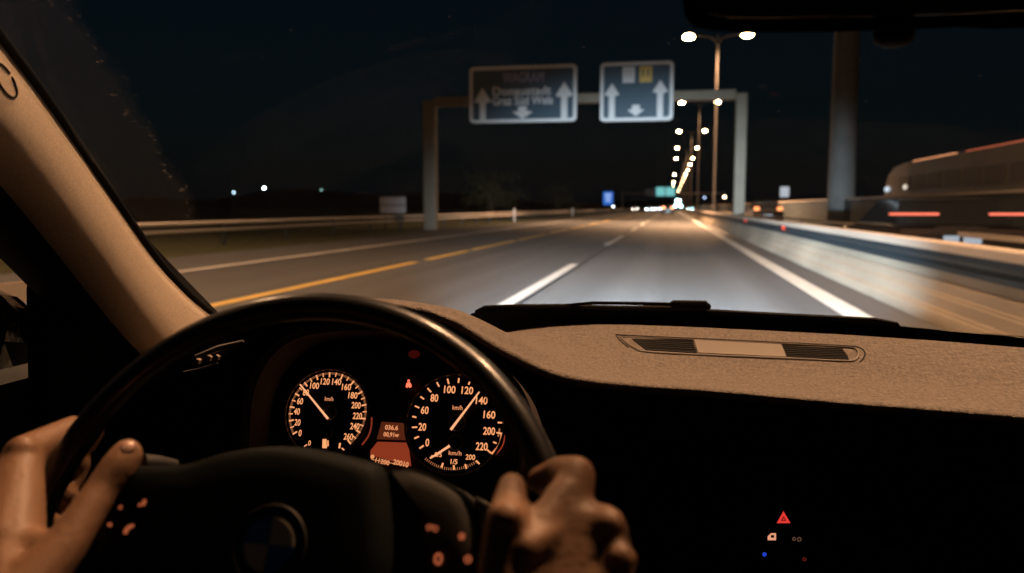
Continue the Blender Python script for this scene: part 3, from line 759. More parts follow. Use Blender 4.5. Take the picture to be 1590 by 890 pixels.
# left hand: fingers pass behind the rim, thumb across its near side
wrL = at(-60, 990, .445)
iM, mM, rM, pM = at(36, 705, .535), at(24, 755, .525), at(10, 805, .512), at(-2, 850, .498)
palm = at(14, 850, .485)
for k, r in ((iM, .0126), (mM, .0130), (rM, .0124), (pM, .0114)):
    capsule(body, wrL, k, .026, r); capsule(body, palm, k, .021, r)
chain(body, [(iM, .0126), (mM, .0128), (rM, .0122), (pM, .0112)])
for a_, b_ in ((iM, mM), (mM, rM), (rM, pM)):
    capsule(body, palm, lerp(a_, b_, .5), .021, .0128); capsule(body, wrL, lerp(a_, b_, .5), .026, .012)
fing = [(iM, (114, 668, .585), (142, 668, .61), (132, 692, .605), .0128), (mM, (94, 708, .578), (120, 720, .602), (112, 745, .597), .0130),
        (rM, (76, 758, .562), (102, 770, .587), (96, 796, .582), .0124), (pM, (60, 806, .546), (86, 822, .572), (82, 846, .567), .0114)]
for k, a_, b_, c_, r in fing:
    chain(body, [(k, r), (at(*a_), r * .86), (at(*b_), r * .75), (at(*c_), r * .65)])
for (k, a_, *_x), (k2, a2, *_y) in zip(fing, fing[1:]):
    capsule(body, lerp(k, k2, .5), lerp(at(*a_), at(*a2), .5) * .8 + lerp(k, k2, .5) * .2, .0112, .0085)
capsule(body, iM, at(35, 699, .529), .0115, .0100)
tC, tM, tI, tT = at(12, 950, .45), at(100, 850, .474), at(160, 757, .500), at(197, 706, .512)
chain(body, [(wrL, .024), (tC, .019), (tM, .0128), (tI, .0104), (at(186, 722, .508), .0114), (tT, .0102)])
capsule(body, tC, palm, .02, .018); capsule(body, tM, palm, .009, .014); capsule(body, at(38, 895, .47), mM, .012, .012)
# arms, shoulders, trunk, neck and head behind the sight line
shR, shL = V((-.13, -.24, .98)), V((-.53, -.24, .98)); elR, elL = V((-.03, .05, .66)), V((-.60, .10, .68))
for w, e, s in ((wrR, elR, shR), (wrL, elL, shL)):
    chain(body, [(w, .027), (lerp(w, e, .35), .034), (lerp(w, e, .8), .042), (e, .040), (lerp(e, s, .5), .046), (s, .058)])
chain(body, [(shR, .06), (V((-.33, -.26, 1.0)), .085), (shL, .06)])
chain(body, [(V((-.33, -.26, 1.0)), .09), (V((-.33, -.24, .82)), .13), (V((-.33, -.20, .64)), .13)])
for s in (-1, 1):
    chain(body, [(V((-.33 + s * .08, -.19, .62)), .09), (V((-.33 + s * .13, .22, .63)), .075), (V((-.33 + s * .12, .55, .32)), .05)])
chain(body, [(V((-.33, -.27, 1.0)), .065), (V((-.33, -.26, 1.12)), .052), (V((-.33, -.235, 1.20)), .06)])
capsule(body, V((-.33, -.25, 1.25)), V((-.33, -.215, 1.17)), .085, .05); capsule(body, V((-.33, -.16, 1.20)), V((-.33, -.175, 1.22)), .012, .01)
off = driver.location
fuse(body, 'body', m_skin, driver, .0023, 5, off)
shirt = MB()
for w, e, s in ((wrR, elR, shR), (wrL, elL, shL)):
    chain(shirt, [(lerp(w, e, .45), .046), (lerp(w, e, .8), .052), (e, .050), (lerp(e, s, .5), .056), (s, .070)])
chain(shirt, [(shR, .07), (V((-.33, -.26, 1.0)), .097), (shL, .07)])
chain(shirt, [(V((-.33, -.26, 1.0)), .10), (V((-.33, -.24, .82)), .145), (V((-.33, -.20, .64)), .145)])
fuse(shirt, 'sweater', m_cloth, driver, .006, 4, off)
tr = MB()
for s in (-1, 1):
    chain(tr, [(V((-.33 + s * .08, -.19, .62)), .10), (V((-.33 + s * .13, .22, .63)), .085), (V((-.33 + s * .12, .55, .32)), .06)])
fuse(tr, 'trousers', m_cloth, driver, .006, 3, off)
hr = MB(); capsule(hr, V((-.33, -.268, 1.268)), V((-.33, -.255, 1.285)), .088, .082); fuse(hr, 'hair', m_hair, driver, .006, 2, off)
# thumb nail of the left hand
nn = (-ray(199, 697).normalized() + V((.1, 0, .75))).normalized(); nu = (tT - tI).normalized(); nu = (nu - nn * nu.dot(nn)).normalized(); nv = nn.cross(nu)
nc = at(198, 704, .512) + nn * .0103
q = MB()
q.loft([[nc + nu * (.0058 * math.cos(a) * k) + nv * (.0044 * math.sin(a) * k) - nn * (.0022 * k * k) - off for a in [i * PI / 10 for i in range(20)]] for k in (1, .7, .35, .05)])
q.build('fingernail', m_nail, driver, True, None)

# =================================================================== THE ROAD
FAR = 900
m_ground = mat('dark_field', (.035, .04, .02), .95, var=(.3, .4, I3))
m_asphalt = mat('asphalt', (.094, .098, .104), .62, var=(1.6, .28, (1, .012, 1)), bump=[('noise', 45, .5, .02, I3), ('noise', 260, .6, .006, I3)])
m_white = mat('road_paint', (.66, .70, .70), .55, var=(6, .10, (1, .3, 1)))
m_pale = mat('pale_paint', (.80, .77, .74), .6, var=(6, .15, (1, .2, 1)))  # paler paint tone for the left edge line
m_yellow = mat('yellow_paint', (.80, .55, .15), .55, var=(6, .12, (1, .3, 1)))
m_grass = mat('verge_grass', (.075, .078, .03), .95, var=(3, .5, I3), bump=[('noise', 30, 1, .08, I3)])
def sheet(name, x0, x1, y0, y1, z, m, nx=1, ny=1):
    rows = [[V((lerp(x0, x1, i / nx), lerp(y0, y1, j / ny), z)) for i in range(nx + 1)] for j in range(ny + 1)]
    return tag(MB().grid(rows).build(name, m), kind='structure')
g = sheet('ground', -3000, 3000, -400, 5000, -.06, m_ground)
sheet('road', -10.8, 2.46, -40, 1500, 0, m_asphalt)
sheet('grass_verge', -60, -10.8, -40, 1500, -.03, m_grass)
sheet('road', 2.46, 26, -40, 1500, -.02, m_asphalt)
def sline(name, x, w, y0, y1, m):
    return tag(MB().slab([V((x - w / 2, y0, .004)), V((x + w / 2, y0, .004)), V((x + w / 2, y1, .004)), V((x - w / 2, y1, .004))], (0, 0, .002)).build(name, m), kind='structure')
sline('edge_line', 1.87, .26, -10, 900, m_white)
sline('edge_line', -8.25, .17, -10, 900, m_pale)
mb = MB()
# dashed lane line: dashes of 6 m as in the picture
for y0, y1 in ((5.0, 15.5), (23.5, 31.5), (38.5, 44.5), (51, 57), (63.5, 69.5), (76, 82), (88.5, 94.5), (101, 107), (113, 119), (126, 132), (140, 146), (154, 160), (168, 174), (182, 190)):
    mb.slab([V((-1.90, y0, .004)), V((-1.74, y0, .004)), V((-1.74, y1, .004)), V((-1.90, y1, .004))], (0, 0, .002))
tag(mb.build('lane_line', m_white), kind='structure')
mb = MB()
for y0, y1 in ((3, 15.5), (16.3, 19.7), (20.3, 26), (26.8, 32.7), (34, 40), (41.5, 48), (50, 58), (60, 70), (72, 86), (90, 110), (114, 140), (150, 300)):
    mb.slab([V((-5.12, y0, .004)), V((-4.94, y0, .004)), V((-4.94, y1, .004)), V((-5.12, y1, .004))], (0, 0, .002))
tag(mb.build('yellow_line', m_yellow), kind='structure')
# tar seam between the lanes
tag(MB().slab([V((-1.70, -10, .003)), V((-1.66, -10, .003)), V((-1.66, 500, .003)), V((-1.70, 500, .003))], (0, 0, .001)).build('road_seam', mat('tar', (.015, .015, .016), .3)), kind='structure')

# ---- rails and barriers ------------------------------------------------------
m_galv = mat('galvanised', (.78, .69, .60), .6, metal=.0, var=(2, .15, (1, .05, 1)))
m_conc = mat('barrier_concrete', (.53, .46, .37), .8, var=(1.2, .28, (1, .25, 1)), bump=[('noise', 30, .3, .02, I3)])
m_unlitsteel = mat('unlit_steel', (.045, .075, .10), .45, metal=.3, var=(2, .25, (1, .04, 1)))  # plain steel; its unlit, sky-reflecting dark blue is put into the colour
def extr(prof, y0, y1, n, name, m, parent=None, xoff=0):
    rows = [[V((x + xoff, lerp(y0, y1, j / n), z)) for x, z in prof] for j in range(n + 1)]
    return MB().loft(rows).build(name, m, parent, True, 30)
gr = empty('guard_rail', (-13, 0, 0)); tag(gr, 'low steel guard rail with two bright ridges along the grass left of the road', 'guard rail')
m_rail = mat('rail_zinc', (.78, .70, .62), .6, var=(2, .12, (1, .05, 1)))
for za, zb_ in ((.395, .50), (.60, .71)):
    extr([(-.03, za), (.05, za + .01), (.085, za + .035), (.085, zb_ - .04), (.03, zb_), (-.03, zb_)], -5, 800, 1, 'rail', m_rail, gr)
def posts(c0, size, step, n, m, parent):
    first = None
    for i in range(n):
        o = MB().box((0, 0, 0), size).build('post', m, parent) if first is None else first.copy()
        if first is None: first = o
        else: COL.objects.link(o); o.parent = parent
        o.location = (c0[0], c0[1] + step * i, c0[2])
posts((-.10, 2, .3), (.06, .1, .62), 4, 60, m_unlitsteel, gr)
cb_ = empty('crash_barrier', (2.6, 0, 0)); tag(cb_, 'crash barrier right of the white edge line with concrete foot and bright top rail', 'barrier')
cp = [(-.16, -.03), (-.155, .05), (-.13, .11), (-.105, .118), (-.10, .135), (-.075, .145), (-.05, .24), (-.03, .248), (-.028, .265), (-.008, .272), (.01, .36), (.03, .366), (.03, .378), (.045, .384), (.05, .47), (.30, .47), (.40, -.03)]
extr(cp, -10, 900, 1, 'concrete_foot', m_conc, cb_)
extr([(.045, .474), (.045, .52), (.07, .56), (.045, .60), (.045, .655), (.09, .655), (.09, .474)], -10, 900, 1, 'steel_band', m_unlitsteel, cb_)
extr([(.0, .665), (-.015, .68), (-.005, .745), (.012, .765), (.13, .765), (.14, .735), (.14, .68), (.13, .665)], -10, 900, 1, 'top_rail', m_galv, cb_)
posts((.12, 2, .56), (.08, .10, .2), 3, 60, m_unlitsteel, cb_)
m_refl = glow('red_reflector', (1.0, .10, .05), 1.6)  # reflectors hold no lamp; the light they return is put in as emission
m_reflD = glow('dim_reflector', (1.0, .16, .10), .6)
for (px, py) in ((1205, 352), (1151, 341.5), (1104, 332.5), (1086, 329)):
    yy = 2.62 * FPX / (px - 1042); z = 1.1 - (py - 322) * yy / FPX
    MB().box((.03, yy, z), (.03, .25, .10), bev=.01).build('reflector', m_refl if py > 330 else m_reflD, cb_)
r2_ = empty('guard_rail', (4.2, 0, 0)); tag(r2_, 'thin dark steel rail behind the crash barrier on the right', 'guard rail')
extr([(0, .67), (.03, .70), (0, .74), (-.02, .74), (-.02, .67)], -10, 900, 1, 'rail', m_galv, r2_)
posts((.02, 3, .35), (.05, .07, .70), 5, 40, m_unlitsteel, r2_)
m_wall = mat('noise_wall', (.075, .095, .105), .75, var=(1.5, .25, (1, .2, 1)), bump=[('noise', 8, .3, .04, I3)])
nw = empty('noise_wall', (8.0, 0, 0)); tag(nw, 'long grey noise wall with a bright top edge beyond the right carriageway', 'wall')
extr([(0, -.03), (0, 1.44), (.18, 1.44), (.18, -.03)], 5, 700, 1, 'wall_panels', m_wall, nw)
extr([(-.03, 1.445), (-.03, 1.52), (.21, 1.52), (.21, 1.445)], 5, 700, 1, 'wall_coping', m_galv, nw)

# ---- lamp masts ---------------------------------------------------------------
SOD = (1.0, .54, .28)
m_pole = mat('mast_steel', (.055, .047, .04), .6, metal=.3)
m_lamp = glow('lamp_glow', (1.0, .60, .30), 150.0)
m_lampF = glow('lamp_glow_far', (1.0, .64, .34), 120.0)
def mast(y, arms=(-1, 1), far=False, x=3.0):
    r = empty('street_lamp', (x, y, 0)); h = 13.0
    MB().tube([V((0, 0, -.02)), V((0, 0, .9)), V((0, 0, .95)), V((0, 0, h + .1))], [.13, .13, .09, .055], 12).build('pole', m_pole, r, True)
    for s in arms:
        MB().tube([V((0, 0, h - .5)), V((s * .3, 0, h - .1)), V((s * .8, 0, h + .08)), V((s * 1.75, 0, h + .16))], [.06, .05, .04, .035], 8).build('arm', m_pole, r, True)
        hd = MB().loft([[V((s * (1.65 + u), yy * w, h + .10 + dz)) for u, yy in ((0, -.16), (0, .16), (.75, .12), (.75, -.12))] for w, dz in ((1, 0), (1.0, .06), (.6, .16))]).build('lamp_head', m_pole, r)
        MB().sphere((s * 2.0, 0, h + .085), .25 if far else .34, 2, (1.2, .85, .6)).build('lamp_glass', m_lampF if far else m_lamp, hd, True)  # near lamp glass oversized so its glare is put into the shape
    return r
def lamp_light(x, y, z, p, blend=.9, ang=150):
    l = bpy.data.lights.new('street_light', 'SPOT'); l.energy = p; l.color = SOD; l.spot_size = math.radians(ang); l.spot_blend = blend; l.shadow_soft_size = .18
    o = bpy.data.objects.new('street_light', l); COL.objects.link(o); o.location = (x, y, z)
    return o
D0, DS = 57.0, 35.2
ys = [6.2]  # first mast is added out of view to light the cabin
for py in (58, 160, 204, 230, 246, 255.5, 264, 271, 277, 283, 287.5, 291, 295, 298):
    r_ = ray(1055, py); ys.append(r_.y * (13.085 - 1.1) / r_.z)
print([round(v, 1) for v in ys])
nth = ['nearest', 'second', 'third', 'fourth', 'fifth', 'sixth', 'seventh', 'eighth', 'ninth', 'tenth', 'eleventh', 'twelfth', 'thirteenth', 'fourteenth', 'fifteenth', 'sixteenth']
for i, y in enumerate(ys):
    arms = (1,) if i in (6, 7, 9) else (-1, 1)
    r = mast(y, arms, far=i > 1)
    lab = 'added twin arm street lamp out of view beside the passenger side, lighting the cabin' if i == 0 else \
        ('tall %s street lamp, %s in the row above the right barrier' % ('one armed' if len(arms) == 1 else 'twin armed', nth[i - 1] if i > 1 else 'nearest and biggest'))
    tag(r, lab, 'street lamp', 'street lamps along the barrier')
    if i <= 7:
        for s in arms: lamp_light(3.0 + s * 2.0, y, 12.78, (4600 if s < 0 else 5700) if i == 0 else (26000 if i == 1 else 8000))

r = mast(14.0, (1,), x=-14.6); tag(r, 'added single arm street lamp out of view on the left verge, lighting the guard rail', 'street lamp')
lamp_light(-12.6, 14.0, 12.78, 4500)  # added lamp, out of view, throws amber light on the left rail
# thick mast behind the wall
bp_ = at_y(1306, 300, 41)
bm_ = MB().tube([V((0, 0, -.02)), V((0, 0, 5)), V((0, 0, 16))], [.62, .58, .5], 20).build('tall_mast', mat('mast_grey', (.17, .16, .15), .7, var=(1, .2, I3)), None, True)
bm_.location = (bp_.x, 41, 0); tag(bm_, 'thick dim grey mast rising behind the noise wall', 'mast')

# ---- gantries ---------------------------------------------------------------------
m_gant = mat('gantry_steel', (.18, .14, .10), .55, metal=.2, var=(1, .12, I3))
m_sign = mat('sign_teal', (.025, .07, .115), .5)
m_signw = mat('sign_white', (.84, .81, .82), .45)
m_signy = mat('sign_yellow', (.85, .55, .12), .45)
m_signp = mat('sign_violet', (.34, .34, .62), .45)
def arrow(mb, x, z, h, w, y, up=True, hw=None):
    hw = hw or w * 2.6; s = 1 if up else -1; hl = hw * .85 if up else h * .62
    pts = [(-w / 2, 0), (w / 2, 0), (w / 2, h - hl), (hw / 2, h - hl * .9), (0, h), (-hw / 2, h - hl * .9), (-w / 2, h - hl)]
    mb.slab([V((x + a, y, z + s * b)) for a, b in pts], (0, -.01, 0))
def round_rect(x0, x1, z0, z1, r, y, n=5):
    pts = []
    for cx, cz, a0 in ((x1 - r, z1 - r, 0), (x0 + r, z1 - r, 90), (x0 + r, z0 + r, 180), (x1 - r, z0 + r, 270)):
        for k in range(n + 1):
            a = math.radians(a0 + 90 * k / n); pts.append(V((cx + r * math.cos(a), y, cz + r * math.sin(a))))
    return pts
GY = 39.0
ga = empty('sign_gantry', (0, GY, 0)); tag(ga, 'steel gantry across the road carrying two big dark direction signs with white arrows', 'gantry')
def gx(px, y=GY): return at_y(px, 322, y).x
def gz(px, py, y=GY): return at_y(px, py, y).z
xl, xr = gx(669), gx(1147)
zb = gz(1100, 148)
MB().box((xl, 0, zb / 2), (.62, .5, zb + .1), bev=.04).build('post', m_gant, ga)
MB().box((xr, 0, zb / 2), (.52, .5, zb + .1), bev=.04).build('post', m_gant, ga)
MB().box(((xl + xr) / 2, 0, zb + .0), (xr - xl - .5, .42, .46), bev=.04).build('beam', m_gant, ga)
yb = -.34
def board(x0p, x1p, z0, z1, wide=.16):
    x0, x1 = gx(x0p, GY + yb), gx(x1p, GY + yb)
    b = MB().prism(round_rect(x0, x1, z0, z1, .2, yb), round_rect(x0, x1, z0, z1, .2, yb + .1)).build('sign_board', m_signw, ga)
    MB().prism(round_rect(x0 + wide, x1 - wide, z0 + wide, z1 - wide, .12, yb - .006), round_rect(x0 + wide, x1 - wide, z0 + wide, z1 - wide, .12, yb - .001)).build('sign_face', m_sign, b)
    return b, x0, x1
def sx(px): return gx(px, GY + yb)
def sz(px, py): return gz(px, py, GY + yb)
z0, z1 = sz(812, 190), sz(812, 102)
b1, x0, x1 = board(730, 894, z0, z1)
mb = MB(); T = yb - .008
for px, a, b in ((750, 187, 139), (875, 183, 129)): arrow(mb, sx(px), z0 + .14, (b and (a - b) / FPX * GY * 1.02), .30, T, True, .85)
arrow(mb, sx(811), sz(811, 165), .60, .42, T, False, 1.0)
mb.text('Donaustadt', (sx(810), T - .011, sz(810, 141)), (1, 0, 0), (0, 0, 1), 2.85, .40, bold=.02)
mb.text('Graz Süd Wels', (sx(811), T - .011, sz(811, 156)), (1, 0, 0), (0, 0, 1), 2.95, .42, bold=.02)
mb.build('sign_lettering', m_signw, b1)
MB().text('WAGRAM', (sx(812), T - .011, sz(812, 120)), (1, 0, 0), (0, 0, 1), 2.0, .50, bold=.02).build('sign_heading', m_signp, b1)
z0, z1 = sz(985, 188), sz(985, 96)
b2, x0, x1 = board(930, 1042, z0, z1)
mb = MB()
for px, a, b in ((948, 180, 127), (1022, 180, 124)): arrow(mb, sx(px), z0 + .14, (a - b) / FPX * GY * .98, .28, T, True, .70)
arrow(mb, sx(985), sz(985, 163), .52, .36, T, False, .78)
mb.slab([V((sx(964), T, sz(970, 129))), V((sx(982.5), T, sz(970, 129))), V((sx(982.5), T, sz(970, 104))), V((sx(964), T, sz(970, 104)))], (0, -.01, 0))
mb.build('sign_arrows', m_signw, b2)
MB().slab([V((sx(990), T, sz(999, 128))), V((sx(1009), T, sz(999, 128))), V((sx(1009), T, sz(999, 103))), V((sx(990), T, sz(999, 103)))], (0, -.01, 0)).build('yellow_plate', m_signy, b2)
mb = MB()
for px in (995, 1003): mb.box((sx(px), T - .012, sz(999, 113)), (.07, .004, .36))
for px in (969.5, 976): mb.box((sx(px), T - .012, sz(973, 114)), (.035, .004, .36))
mb.build('plate_bars', m_sign, b2)

# far gantry with lit signs
GY2 = 268
gb = empty('sign_gantry', (0, GY2, 0)); tag(gb, 'far small gantry over the road end with pale lit turquoise signs', 'gantry')
for px in (966, 1124): MB().box((gx(px, GY2), 0, 3.2), (.5, .5, 6.4)).build('post', m_gant, gb)
MB().box(((gx(966, GY2) + gx(1124, GY2)) / 2, 0, 5.6), (gx(1124, GY2) - gx(966, GY2), .4, .5)).build('beam', m_gant, gb)
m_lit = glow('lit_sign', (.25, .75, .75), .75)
for a, b in ((1018.5, 1032), (1033.5, 1047.5)):
    MB().slab(round_rect(gx(a, GY2), gx(b, GY2), 4.75, 7.6, .2, -.3), (0, .1, 0)).build('sign_board', m_lit, gb)
MB().slab(round_rect(gx(1002, GY2), gx(1016, GY2), 5.0, 7.0, .2, -.3), (0, .1, 0)).build('sign_board', mat('grey_board', (.35, .33, .36), .6), gb)

# small signs
def sign(name, label, cat, pxs, pys, y, m, mark=None, posts=(-.3, .3)):
    x0, x1 = at_y(pxs[0], 322, y).x, at_y(pxs[1], 322, y).x
    xc = (x0 + x1) / 2; w = x1 - x0; za, zb_ = at_y((pxs[0] + pxs[1]) / 2, pys[1], y).z, at_y((pxs[0] + pxs[1]) / 2, pys[0], y).z
    r = empty(name, (xc, y, 0)); tag(r, label, cat)
    for p in posts: MB().tube([V((p * w, .06, -.02)), V((p * w, .06, zb_))], .04, 8).build('post', m_pole, r)
    b = MB().slab(round_rect(-w / 2, w / 2, za, zb_, .08, 0), (0, .03, 0)).build('board', m, r)
    if mark: mark(r, w, za, zb_)
    return r
def bluemark(r, w, za, zb_):
    mb = MB(); h = zb_ - za
    for k, (a, b) in enumerate(((.78, .8), (.55, .7), (.32, .6))): mb.box((0, -.012, za + h * a), (w * b * .8, .01, h * .10))
    mb.build('sign_marks', glow('lit_white', (.6, .75, 1), .9), r)
sign('road_sign', 'small lit blue sign with pale lines at the left roadside', 'road sign', (936.6, 951.5), (298, 318), 142, glow('lit_blue', (.05, .22, .85), .75), bluemark)
sign('road_sign', 'small white square sign standing behind the noise wall', 'road sign', (1210.5, 1224.5), (290, 306), 66, glow('lit_white_sign', (.85, .9, 1), .55))
def twoline(r, w, za, zb_):
    MB().box((0, -.012, (za + zb_) / 2), (w * .96, .01, .05)).build('sign_marks', m_wall, r)
sign('road_sign', 'wide pale board just behind the left guard rail near the gantry post', 'road sign', (590, 630), (306, 331), 39.0, mat('pale_board', (.75, .72, .78), .6), twoline)

# ---- vehicles --------------------------------------------------------------------
m_tail = glow('tail_glow', (1.0, .20, .12), 1.5)
m_tailw = glow('tail_glow_amber', (1.0, .30, .10), 2.6)
m_head = glow('head_glow', (.72, .88, 1.0), 45.0)
m_headc = glow('head_glow_cyan', (.45, .95, 1.0), 45.0)
m_win = mat('car_glass', (.012, .014, .016), .08, spec=.6)
m_tyre = mat('tyre', (.012, .012, .012), .8)
m_rimm = mat('wheel_metal', (.4, .4, .4), .35, metal=.9)
def vehicle(name, label, cat, x, y, col, L=4.4, W=1.8, H=1.42, rz=0.0, tail=None, head=None, lz=.85, group=None, lw=.30, lh=.12):
    """a car whose tail is at local y=0 and whose nose is at y=L"""
    r = empty(name, (x, y, 0), rz); tag(r, label, cat, group)
    pm = mat('paint', col, .3, metal=.2, coat=.5)
    prof = [(0, .32), (0, .82), (.12, .95), (.7, .99), (3.05, .97), (3.2, .93), (4.25, .80), (4.4, .62), (4.4, .30), (4.2, .22), (.2, .22)]
    k = L / 4.4; hk = H / 1.42
    rings = []
    for s, ins in ((-1, .10), (-.96, .02), (-.9, 0), (.9, 0), (.96, .02), (1, .10)):
        rings.append([V((s * W / 2 * (1 - (.06 if z > .9 else 0)), 0 + (yy * k - L / 2) * (1 - ins * .25) + L / 2, .55 + (z * hk - .55) * (1 - ins))) for yy, z in prof])
    MB().loft(rings).build('body', pm, r, True, 35)
    cab = [(.35, .98), (.85, 1.36), (1.3, 1.42), (2.1, 1.42), (3.0, .97)]
    rings = [[V((s * W / 2 * (.88 if z < 1.1 else .74), yy * k, z * hk)) for yy, z in cab] for s in (-1, 1)]
    MB().loft(rings).build('cabin_glass', m_win, r, True, 30)
    MB().box((0, 1.65 * k, 1.425 * hk), (W * .70, 1.0 * k, .03), bev=.01).build('roof', pm, r)
    for sx_ in (-1, 1):
        for yy in (.85 * k, 3.55 * k):
            w = MB().tube([V((sx_ * (W / 2 - .20), yy, .32)), V((sx_ * (W / 2 + .005), yy, .32))], .32, 20).build('wheel', m_tyre, r, True)
            MB().tube([V((sx_ * (W / 2), yy, .32)), V((sx_ * (W / 2 + .012), yy, .32))], .20, 14).build('rim', m_rimm, w)
        MB().box((sx_ * (W / 2 - .24), -.012, lz), (lw, .06, lh), bev=.02).build('tail_light', tail or mat('tail_off', (.2, .01, .01), .3), r)
        MB().box((sx_ * (W / 2 - .26), L + .0, .66), (.30, .06, .14), bev=.02).build('headlight', head or m_rimm, r)
    MB().box((0, -.008, .62), (.52, .02, .12)).build('number_plate', glow('plate_glow', (.8, .88, 1), .5) if tail else m_signw, r)
    return r
xc = at_y(1037, 322, 125).x
vehicle('car', 'dark car ahead in our lane with two amber red tail lights', 'car', xc, 125, (.05, .05, .055), tail=glow('far_tail', (1, .36, .16), 6), lz=1.05, lw=.42, lh=.30)
vehicle('car', 'dark low car passing close beyond the right barrier with red tail lights', 'car', at_y(1497, 322, 13).x, 13, (.02, .02, .022), H=1.22, W=1.85, tail=m_tail, lz=1.0, lw=.70, lh=.035)
vehicle('car', 'dark car farther along beyond the right barrier with small orange tail lights', 'car', at_y(1193, 322, 50).x, 50, (.03, .03, .03), tail=m_tailw, lz=1.02, lw=.30, lh=.20)
hd = [(1008, 205, 'pale car left of the lane, its bluish headlights nearest to the dashed line end', m_head, -1), (1021, 215, 'pale car with the brightest bluish headlights straight down the road', m_head, -1), (986, 260, 'distant car far left with one warm white headlight glow', glow('warm_head', (1, .9, .75), 30), -1),
      (1072, 235, 'distant car right of the road end with cyan white headlights', m_headc, -1)]
for px, y, lab, hm, _ in hd:
    vehicle('car', lab, 'car', at_y(px, 322, y).x, y + 4.4, (.2, .2, .2), rz=PI, head=hm)
# lorry with high headlights
def lorry():
    y = 240; x = at_y(1053, 322, y).x
    r = empty('lorry', (x, y, 0)); tag(r, 'lorry coming towards us with very bright cyan white lights beside the far signs', 'lorry')
    c = MB().box((0, .9, 1.9), (2.4, 1.8, 2.7), bev=.15).build('cab', mat('cab_paint', (.12, .12, .13), .4), r)
    MB().box((0, -.01, 2.4), (2.1, .03, .9), bev=.01).build('windscreen', m_win, c)
    MB().box((0, 6.2, 1.75), (2.5, 8.4, 2.7), bev=.05).build('cargo_box', mat('cargo', (.15, .15, .15), .6), r)
    for s in (-1, 1):
        MB().sphere((s * .75, -.05, 1.5), .3, 2, (1, .3, 1)).build('headlight', m_headc, r, True)
        MB().sphere((s * .35, -.08, 3.1), .22, 2, (1, .3, 1)).build('roof_lamp', m_headc, r, True)
        for yy in (.9, 7.5, 8.8): MB().tube([V((s * .9, yy, .5)), V((s * 1.2, yy, .5))], .5, 16).build('wheel', m_tyre, r, True)
lorry()
# coach beyond the wall, heading the same way
m_cwin = mat('coach_glass', (.26, .225, .19), .45)
def coach():
    x, y0, L, H = 11.2, 24.0, 17.5, 3.02
    r = empty('coach', (x, y0, 0)); tag(r, 'pale rounded coach with orange roof lamps passing above the right noise wall', 'coach')
    pm = mat('coach_paint', (.50, .43, .36), .4, coat=.3, var=(.8, .08, I3))
    prof = [(0, .4), (0, 2.7), (.1, 2.92), (.4, H), (L - 3.2, H), (L - 1.6, H - .12), (L - .6, H - .45), (L - .15, H - 1.0), (L, H - 1.7), (L, .45), (L - .3, .35), (.2, .35)]
    rings = [[V((s * 1.25, yy, z)) if abs(s) < 1 else V((s * 1.20, lerp(yy, L / 2, .012), lerp(z, 1.6, .03))) for yy, z in prof] for s in (-1, -.96, .96, 1)]
    MB().loft(rings).build('body', pm, r, True, 35)
    for k in range(7):
        MB().slab([V((-1.212, 1.2 + k * 2.0, 1.85)), V((-1.212, 2.9 + k * 2.0, 1.85)), V((-1.212, 2.9 + k * 2.0, 2.45)), V((-1.212, 1.2 + k * 2.0, 2.45))], (-.012, 0, 0)).build('window', m_cwin, r)
    MB().tube([V((-1.1, L - 9.5, H + .02)), V((-1.1, L - 4.2, H + .02))], .035, 8).build('roof_lamp', glow('roof_amber', (1, .40, .18), 1.4), r)
    MB().tube([V((-1.1, 1.0, H + .02)), V((-1.1, L - 10.5, H + .02))], .03, 8).build('roof_lamp', glow('roof_red', (1, .22, .10), .7), r)
    MB().sphere((-1.24, L - .6, 1.95), .16, 2, (.3, 2.6, .8)).build('side_lamp', glow('side_white', (.8, .88, 1), .9), r, True)
    MB().sphere((-1.24, L - 3.6, 1.98), .14, 2, (.3, 2.2, .8)).build('side_lamp', glow('side_warm', (1, .85, .7), .9), r, True)
    for yy in (2.6, 4.0, L - 3.0):
        for s in (-1, 1): MB().tube([V((s * .95, yy, .5)), V((s * 1.23, yy, .5))], .5, 18).build('wheel', m_tyre, r, True)
coach()

# ---- far lights, posts, trees, hills ------------------------------------------------
def far_lamp(px, py, y, col, s, label, rad=.3):
    P = at_y(px, py, y); r = empty('yard_lamp', (P.x, y, 0)); tag(r, label, 'lamp')
    MB().tube([V((0, 0, -.05)), V((0, 0, P.z))], .12, 8).build('pole', m_pole, r)
    MB().sphere((0, 0, P.z), rad, 2).build('lamp_glass', glow('yard_glow', col, s), r, True)
far_lamp(410, 292, 260, (.85, .97, 1), 40, 'bright white yard lamp far off in the dark fields on the left')
far_lamp(363, 299, 260, (.55, .8, 1), 7, 'dim bluish yard lamp left of the bright one in the dark fields')
far_lamp(499, 295, 300, (.3, .6, .55), 2.5, 'very faint greenish yard lamp in the dark fields')
far_lamp(1125, 306, 150, (1, .72, .45), 16, 'small orange white lamp left of the right gantry post', .22)
far_lamp(1094, 307, 260, (.5, .65, 1), 5, 'small faint bluish lamp beyond the barrier', .25)
far_lamp(952, 321, 150, (.95, .98, 1), 10, 'small white lamp at the foot of the blue sign', .16)
for i, (px, y) in enumerate(((736, 62), (875, 100))):
    P = at_y(px, 324, y); dl = empty('delineator', (-12.0, y, 0)); tag(dl, ('white delineator post nearer along the left verge', 'white delineator post farther along the left verge')[i], 'road post', 'delineator posts')
    MB().box((0, 0, .5), (.12, .12, 1.05), bev=.02).build('post', m_signw, dl); MB().box((0, -.062, .8), (.08, .01, .18)).build('reflector', glow('post_refl', (1, .95, .85), .6), dl)  # post reflector's returned light is put in as glow
m_leaf = mat('leaf', (.055, .06, .025), .8, var=(2, .4, I3)); m_bark = mat('bark', (.06, .045, .03), .9)
